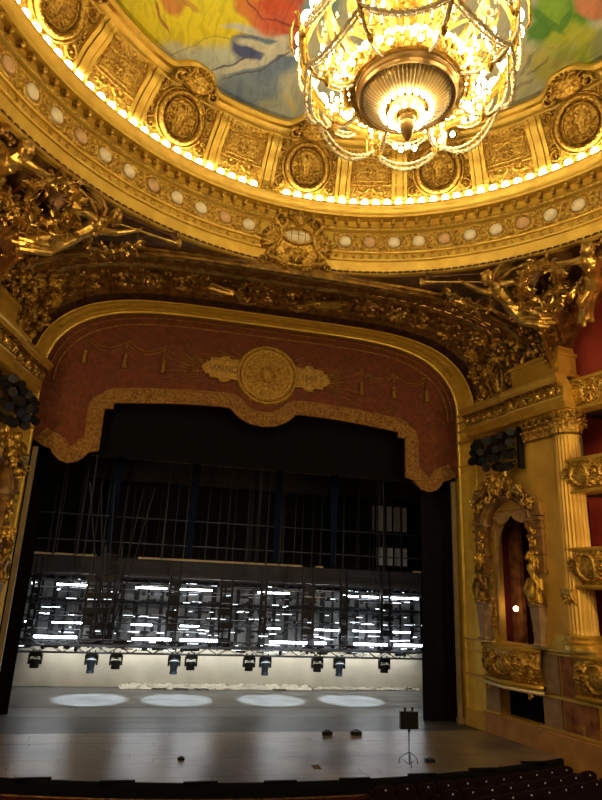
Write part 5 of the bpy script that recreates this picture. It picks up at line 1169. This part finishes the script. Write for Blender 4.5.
# white cloth, low across the rear
xs = np.linspace(-8.8, 10.2, 150)
P = np.array([[(x, 7.62+.012*math.sin(x*3.1)+.010*math.sin(x*7.3+z*3)-.06*max(0, .3-z)*math.sin(x*5), z) for z in (0.02, .1, .25, .5, .9, 1.3, 1.62)] for x in xs])
tag(MB().grid(P).grid(P+np.array((0, .05, 0))).build('white_backcloth', mWhiteC), 'low cream white cloth stretched across the back of the stage floor', 'backcloth')
r = np.random.RandomState(9); P = []
for i, x in enumerate(np.linspace(-4.4, 9.6, 170)):
    a = .5 if x < 4.2 else .28; P.append([(x+.05*r.normal(), 7.6-a*v-.03*r.normal(), .02+(.17 if x < 4.2 else .09)*max(0, math.sin(v*PI))*(.5+r.uniform(0, .9))) for v in np.linspace(0, 1, 10)])
tag(MB().grid(np.array(P)).build('crumpled_cloth', mWhiteC, ang=180), 'crumpled spare white cloth heaped along the foot of the backcloth', 'cloth')
r = np.random.RandomState(12)
for k, (x, z) in enumerate(((-1.8, 0), (-.9, 0), (2.6, 0), (-2.7, 0))):
    b = MB(); c = np.array((x, 6.98, .04))
    for q in range(2): b.tube([c+np.array((-.30+.07*i, .06*math.sin(i*1.3+q), .01+.02*abs(math.sin(i+q)))) for i in range(10)], .018, 5)
    tag(b.build('dark_cable_coil', mBlackM), 'short dark cable lying before the crumpled cloth, %s from left' % ordn[(2, 1, 3, 0)[k] if False else [1, 2, 3, 0][k]], 'cable')
mRope = mat('dim_rope', (.03, .028, .025), .7, bump=.1)
# lighting rig -------------------------------------------------------------
def truss(x0, x1, y, z, h, lab, cat='truss'):
    t = thing('lighting_truss', lab, cat, ((x0+x1)/2, y, z))
    for xh in (x0+2.1, (x0+x1)/2+.6, x1-2.4): MB().tube([(xh, y+.15, z+h), (xh, y+.15, 18.98)], .012, 4).build('hanging_wire', mRope, t)
    for dy in (-.15, .15):
        for dz in (0, h): MB().tube([(x0, y+dy, z+dz), (x1, y+dy, z+dz)], .028, 6).build('chord', mSteel, t)
    b = MB(); n = int((x1-x0)/.45)
    for k in range(n):
        xa, xb = x0+(x1-x0)*k/n, x0+(x1-x0)*(k+1)/n
        for dy in (-.15, .15): b.tube([(xa, y+dy, z+(h if k % 2 else 0)), (xb, y+dy, z+(0 if k % 2 else h))], .014, 4)
        b.tube([(xa, y-.15, z), (xa, y+.15, z)], .012, 4)
    tag(b.build('lacing', mSteel, t), kind='stuff')
truss(-8.6, 9.6, 6.0, 1.55, .26, 'lowest black truss carrying the moving spotlights')
truss(-8.6, 9.6, 6.5, 1.80, .22, 'second truss just above the lowest, hung with bright tubes')
truss(-9.2, 9.9, 7.6, 4.35, .30, 'top truss of the rig under the dark gallery')
truss(-9.2, 9.9, 8.2, 2.60, .24, 'middle rear truss behind the bright bottom tube row')
truss(-9.2, 9.9, 8.8, 3.35, .22, 'rearmost truss at half height of the rig')
def rowof(name, rows, y, z, h, m, posname, grp):
    for k, (a, c) in enumerate(rows):
        t = thing('tube_light', '%s bright white tube light from the left, %s' % (ordn[k], posname), 'light', ((a+c)/2, y, z), grp)
        MB().box(((a+c)/2, y+.02, z+h/2+.035), (abs(c-a)+.06, .10, .05)).build('housing', mBlackM, t, smooth=False)
        MB().box(((a+c)/2, y-.0, z), (abs(c-a), .04, h)).build('lit_tube', m, t, smooth=False)
rowof('A', [(-7.99, -6.3), (-4.06, -2.43), (-2.03, -.43), (1.9, 3.61), (3.98, 4.5), (5.84, 7.46), (7.81, 9.26)], 6.25, 2.11, .085, mTube, 'bottom row of the rig', 'tube lights in the bottom row')
rowof('B', [(-8.58, -8.37), (-7.54, -6.28), (-4.16, -2.79), (-2.2, -.73), (1.43, 2.1), (2.2, 2.93), (5.62, 6.39), (6.59, 7.0), (7.05, 7.42), (7.63, 9.53)], 7.35, 4.18, .07, mTube, 'top row of the rig', 'tube lights in the top row')
rowof('C', [(-8.71, -8.46), (-7.59, -6.33), (-4.2, -3.27), (-2.0, -1.14), (1.83, 2.7), (4.43, 5.79), (6.35, 7.96), (8.17, 9.34)], 8.0, 2.56, .055, mTube, 'middle row of the rig', 'tube lights in the middle row')
rowof('D', [(-6.9, -6.1), (-4.2, -3.29), (-2.0, -1.49), (.87, 1.64), (3.15, 3.81), (4.06, 4.42)], 8.55, 2.84, .03, mTubeGlint, 'faint row behind the middle one', 'faint tube lights behind')
# glowing strips imitate reflected glints, and small fittings over the rig
r = np.random.RandomState(21); b = MB(); b2 = MB(); b3 = MB()
for k in range(420):
    x = r.uniform(-8.6, 9.6); row = r.choice(9); z = (1.72, 1.95, 2.3, 2.45, 2.95, 3.25, 3.6, 3.95, 4.4)[row]+r.uniform(-.05, .05); y = 6.1+.28*row+r.uniform(-.2, .2)
    if r.rand() < .35: b.box((x, y, z), (r.uniform(.06, .5), .03, r.uniform(.02, .035)))
    elif r.rand() < .6: b2.box((x, y, z), (r.uniform(.1, .6), .08, r.uniform(.04, .12)))
    else: b2.sph((x, y, z), (.09, .09, .11), 6, 5)
for row, (z, y) in enumerate(((1.66, 6.0), (1.74, 6.3), (1.92, 6.5), (1.99, 6.6), (2.35, 7.2), (3.0, 8.3), (3.9, 8.4), (4.28, 7.6), (4.05, 7.9))):
    x = -8.6
    while x < 9.5:
        L_ = r.uniform(.2, 1.4); 
        if r.rand() < .62: b3.box((x+L_/2, y, z+r.uniform(-.02, .02)), (L_, .03, .022))
        x += L_+r.uniform(.1, .6)
tag(b.build('glint_strips', mTubeGlint), 'tiny glowing strips imitating glints all over the stage rig', 'lights', kind='stuff')
tag(b2.build('rig_fittings', mBlackM), 'small black clamps and lamp bodies crowding the stage rig', 'fittings', kind='stuff')
tag(b3.build('rig_pipes', mat('bright_pipe', (.55, .57, .6), .3, .6, bump=.05)), 'thin bright pipes running between the rig trusses', 'pipes', kind='stuff')
# vertical ladder towers
for k, (x, w, zt) in enumerate(((-8.3, .25, 5.3), (-6.0, .35, 5.4), (-5.3, .7, 5.9), (-2.45, .4, 5.4), (-.1, .5, 5.4), (1.62, .22, 5.4), (3.75, .5, 5.4), (5.5, .3, 5.4), (7.6, .42, 5.4))):
    t = thing('rig_tower', 'dark vertical rig ladder, %s from the left of the stage' % ordn[k], 'tower', (x, 6.85, 1.7))
    for dx in (-w/2, w/2): quad(MB(), x+dx-.05, x+dx+.05, 6.8, 6.92, 1.65, zt).build('upright', mBlackM, t, smooth=False)
    z = 1.8; i = 0
    while z < zt-.2:
        MB().box((x, 6.86, z), (w, .05, .06)).build('rung', mBlackM, t, smooth=False); z += .34; i += 1
    for q in range(5): MB().box((x+r.uniform(-.1, .1), 6.75, 2.0+q*.62+r.uniform(-.1, .1)), (w*1.1, .22, .26)).build('dimmer_box', mBlackM, t, smooth=False)
# tall V of cables and a pale pole left of centre
t = thing('cable_fan', 'dark fan of cables spreading upward above the third rig ladder', 'cables', (-5.2, 6.7, 1.7))
for k, (xa, xb) in enumerate(((-6.7, -5.3), (-6.2, -5.25), (-5.6, -5.2), (-5.0, -5.1), (-4.3, -5.05), (-3.8, -5.0))): MB().tube([(xb, 6.6, 2.2), ((xa*.5+xb*.5), 6.6, 5.2), (xa, 6.6, 8.6)], .035, 5).build('cable', mBlackM, t)
tag(MB().tube([(-5.28, 6.3, 1.6), (-5.2, 6.3, 2.6), (-4.95, 6.35, 4.4)], .035, 8).build('pale_pole', mSteel), 'pale grey pole leaning in the rig left of centre', 'pole')
# hazy grey wall seen through the rig
struct(quad(MB(), -9.6, 10.6, 9.6, 9.7, 0, 4.4).build('wall_rig_back', mGrey, smooth=False), 'mottled grey wall seen through the lighting rig')
b = MB()
for k, x in enumerate(np.arange(-9.2, 10.4, .62)):
    MBp = quad(MB(), x, x+.10+(k % 3)*.07, 9.52, 9.6, 1.6, 4.35).build('wall_post', mBlackM, C.objects['wall_rig_back'], smooth=False)
quad(MB(), -9.5, 10.5, 9.45, 9.58, 3.42, 3.56).build('wall_rail', mBlackM, C.objects['wall_rig_back'], smooth=False)
# galleries
def gallery(z0, z1, y, x0, x1, lab, gaps=()):
    t = thing('fly_gallery', lab, 'gallery', ((x0+x1)/2, y, z0))
    quad(MB(), x0, x1, y, y+.15, z0, z1).build('front_boards', mDarkW, t, smooth=False)
    edges = [(x0, x1)] if not gaps else list(zip([x0]+[g[1] for g in gaps], [g[0] for g in gaps]+[x1]))
    for a, c in edges: quad(MB(), a, c, y-.06, y+.1, z1, z1+.09).build('edge_board', mLipW, t, smooth=False)
    quad(MB(), x0, x1, y+.15, y+1.2, z1-.1, z1).build('walkway', mDarkW, t, smooth=False)
gallery(4.55, 5.48, 9.0, -9.3, 10.6, 'lower dark gallery with pale wooden edge crossing the stage', ((-6.2, -4.25), (3.9, 4.6), (5.0, 10.0)))
gallery(9.3, 10.4, 9.6, -9.3, 10.6, 'upper dark gallery high behind the border curtain')
for z, lab, x0, x1 in ((7.42, 'upper thin handrail bar across the dark upstage', -13, 13), (6.2, 'lower thin handrail bar over the gallery edge', -13, 13)):
    tag(MB().tube([(x0, 9.0, z), (x1, 9.0, z)], .035, 6).build('handrail', mat('dull_rail', (.07, .065, .06), .5, .3, bump=.05)), lab, 'rail')
r = np.random.RandomState(31)
for k in range(44):
    x = -8.6+18.4*k/43+r.uniform(-.15, .15); y = 8.3+r.uniform(-.5, 2.5)
    tag(MB().tube([(x, y, 5.5), (x+r.uniform(-.03, .03), y, 19)], r.choice([.015, .02, .05]), 5).build('hanging_line', mRope), 'thin hanging line in the dark above the lower gallery', 'rope', 'hanging lines above the gallery')
for k, x in enumerate((-5.55, -1.95, 2.15, 5.0)):  # dark blue strips stand in for vertical beams of light
    P = []
    for v in np.linspace(0, 1, 12): P.append([(x+(.34-.22*v)*u, 7.2+.03*math.sin(u*9), 19-13.4*v) for u in np.linspace(-1, 1, 9)])
    tag(MB().grid(np.array(P)).build('blue_beam_strip', mBlueBeam), 'narrow dark blue strip imitating a light beam above the stage, %s from left' % ordn[k], 'cloth')
# white panels on the right
for k, (x0, x1, z0, z1, lab) in enumerate(((8.75, 10.9, 7.85, 9.3, 'upper pale square panel hanging in the dark at stage right'), (8.9, 10.9, 5.9, 6.9, 'lower pale panel behind the gallery rail at stage right'))):
    t = thing('pale_screen', lab, 'screen', ((x0+x1)/2, 12, z0)); 
    quad(MB(), x0, x1, 12, 12.05, z0, z1).build('board', mPanelW, t, smooth=False)
    for q in range(4): quad(MB(), x0+(x1-x0)*(q+.2)/4, x0+(x1-x0)*(q+.2)/4+.09, 11.9, 11.98, 0 if q in (0, 3) else z0-.2, z1+.1).build('strut', mBlackM, t, smooth=False)
# moving-head spotlights
HD = [(-7.75, 0), (-5.57, 1), (-4.59, 0), (-2.21, 1), (-1.51, 0), (.99, 0), (1.70, 1), (4.05, 0), (5.07, 1), (7.21, 0)]
for k, (x, lng) in enumerate(HD):
    t = thing('moving_head_light', '%s moving spotlight from the left, %s, under the lowest truss' % (ordn[k], 'long blue grey barrel' if lng else 'round black head'), 'stage light', (x, 5.9, .9))
    y = 5.98
    MB().box((x, y, 1.50), (.46, .34, .14)).box((x-.12, y, 1.60), (.05, .08, .10)).box((x+.12, y, 1.60), (.05, .08, .10)).build('base', mBlackM, t, smooth=False)
    b = MB()
    for s in (-1, 1): b.box((x+s*.23, y, 1.28), (.07, .18, .38))
    b.box((x, y, 1.42), (.50, .18, .07)); b.build('yoke', mBlackM, t, smooth=False)
    if lng:
        MB().lathe([(0, 1.42), (.17, 1.41), (.195, 1.34), (.19, 1.16), (.16, 1.08), (.14, .90), (.16, .87), (.16, .78), (.11, .78)], 16, (x, y)).build('head', mNavy, t); MB().lathe([(.0, .80), (.11, .80)], 14, (x, y)).build('lens', mSteel, t)
    else:
        MB().sph((x, y-.02, 1.18), (.20, .20, .20), 16, 12).lathe([(.15, 1.18), (.18, 1.04), (.18, .95), (.13, .95)], 16, (x, y)).build('head', mBlackM, t); MB().lathe([(.0, .96), (.13, .96)], 14, (x, y)).build('lens', mSteel, t)
    MB().tube([(x+.20*math.cos(a), y-.08-.16*abs(math.sin(a)), 1.27+.06*math.sin(a)) for a in np.linspace(0, PI, 10)], .02, 5).build('handle', mPanelW, t)
# downlights that make the four pools
for k, (x, lab) in enumerate(((-5.35, 'far left'), (-2.02, 'left centre'), (1.81, 'right centre'), (5.24, 'far right'))):
    t = thing('stage_downlight', 'black downlight high over the %s floor pool' % lab, 'stage light', (x, 4.75, 11.0))
    MB().lathe([(0, 11.4), (.16, 11.38), (.18, 11.1), (.14, 10.98), (.17, 10.97)], 16, (x, 4.75)).box((x, 4.75, 15.2), (.05, .05, 7.6)).build('can', mBlackM, t)
    ld = bpy.data.lights.new('spot', 'SPOT'); ld.energy = 9500; ld.spot_size = math.radians(15.4); ld.spot_blend = .25; ld.shadow_soft_size = .08; ld.color = (.82, .93, 1.0)
    lo = bpy.data.objects.new('spot_lamp', ld); C.objects.link(lo); lo.location = (x, 4.75, 10.9)
# music stand like monitor on tripod
for k, (x, lab) in enumerate(((-6, 'left'), (0, 'middle'), (6, 'right'))):
    t = thing('added_flood', 'added unseen black floodlight high in the flies, %s one' % lab, 'stage light', (x, 3.2, 11.0)); MB().box((x, 3.2, 11.35), (.7, .4, .3)).build('housing', mBlackM, t, smooth=False); MB().box((x, 3.2, 15.2), (.05, .05, 7.5)).build('hanger', mBlackM, t, smooth=False)  # unseen floods added to brighten the stage floor
    ld = bpy.data.lights.new('flood', 'AREA'); ld.energy = 55; ld.size = .6; ld.color = (1.0, .95, .84); ld.spread = math.radians(110)
    lo = bpy.data.objects.new('flood_fill', ld); C.objects.link(lo); lo.location = (x, 3.2, 11.15); lo.rotation_euler = (math.radians(18), 0, 0)
t = thing('added_cloth_wash', 'added low black light bar brightening the white backcloth', 'stage light', (.7, 6.9, 1.7)); MB().box((.7, 6.9, 1.78), (17, .12, .08)).build('housing', mBlackM, t, smooth=False)
ld = bpy.data.lights.new('wash', 'AREA'); ld.shape = 'RECTANGLE'; ld.energy = 150; ld.size = 17; ld.size_y = .08; ld.color = (1, .97, .88)  # bar and its light added only to brighten the backcloth
lo = bpy.data.objects.new('wash_fill', ld); C.objects.link(lo); lo.location = (.7, 6.92, 1.73); lo.rotation_euler = (math.radians(35), 0, 0)
t = thing('tripod_stand', 'thin black tripod stand with square black box near the stage edge', 'stand', (3.81, -4.9, 0))
MB().box((3.81, -4.9, 1.12), (.52, .12, .44)).build('black_box', mBlackM, t, smooth=False)
MB().tube([(3.70, -4.9, 1.34), (3.70, -4.9, 1.40)], .03, 6).tube([(3.92, -4.9, 1.34), (3.92, -4.9, 1.41)], .03, 6).sph((3.70, -4.9, 1.41), (.04, .04, .03)).sph((3.92, -4.9, 1.42), (.04, .04, .03)).build('clamp', mRedD, t)
MB().tube([(3.81, -4.9, .9), (3.81, -4.9, .02)], .014, 8).build('pole', mBlackM, t)
MB().sph((3.81, -4.9, .86), (.04, .04, .04)).build('joint', mBlackM, t)
for a in (.3, 2.4, 4.5): MB().tube([(3.81, -4.9, .34), (3.81+.27*math.cos(a), -4.9+.27*math.sin(a), .16), (3.81+.03*math.cos(a), -4.9+.03*math.sin(a), .05)], .012, 5).tube([(3.81+.27*math.cos(a), -4.9+.27*math.sin(a), .16), (3.81+.30*math.cos(a), -4.9+.30*math.sin(a), .01)], .012, 5).build('leg', mBlackM, t)
for k, (x, y, s, lab) in enumerate(((2.5, -1.33, .12, 'small black monitor box on the stage, left of the pair'), (3.46, -1.36, .13, 'small black monitor box on the stage, right of the pair'), (-2.26, -3.96, .07, 'tiny black box alone on the left of the apron'), (4.55, -4.6, .10, 'small dark object on the apron beside the tripod'))):
    t = thing('floor_box', lab, 'box', (x, y, 0)); MB().box((x, y, s*.45), (s*2.6, s*1.4, s*.9)).build('case', mBlackM, t, smooth=False); MB().tube([(x-s, y, s*.9), (x, y, s*1.25), (x+s, y, s*.9)], .012, 5).build('handle', mBlackM, t)
# unseen hall lamps added to brighten the walls and vault
for x, y, z, e in ((-9.2, -10.5, 6.3, 400), (9.6, -11.5, 6.3, 400), (-9.0, -18, 6.3, 300), (9.4, -18, 6.3, 300), (8.9, -10.5, 10.6, 140), (-8.9, -10.5, 10.6, 140)):
    t = thing('added_hall_globe', 'added unseen globe lamp on the %s %s tier front, %s the hall' % ('right' if x > 0 else 'left', 'upper' if z > 8 else 'lower', 'at the back of' if y < -15 else 'halfway down'), 'lamp', (x, y, z), 'added globe lamps along the tiers')
    MB().tube([(x*1.03, y, z-.3), (x, y, z-.3), (x, y, z-.1)], .03, 6).build('arm', mGold, t); MB().sph((x, y, z), .13, 12, 8).build('globe', mBulbC, t)
    ld = bpy.data.lights.new('hall_fill', 'POINT'); ld.energy = e; ld.shadow_soft_size = .2; ld.color = (1, .66, .30)
    lo = bpy.data.objects.new('hall_fill', ld); C.objects.link(lo); lo.location = (x*.97, y, z+.3)
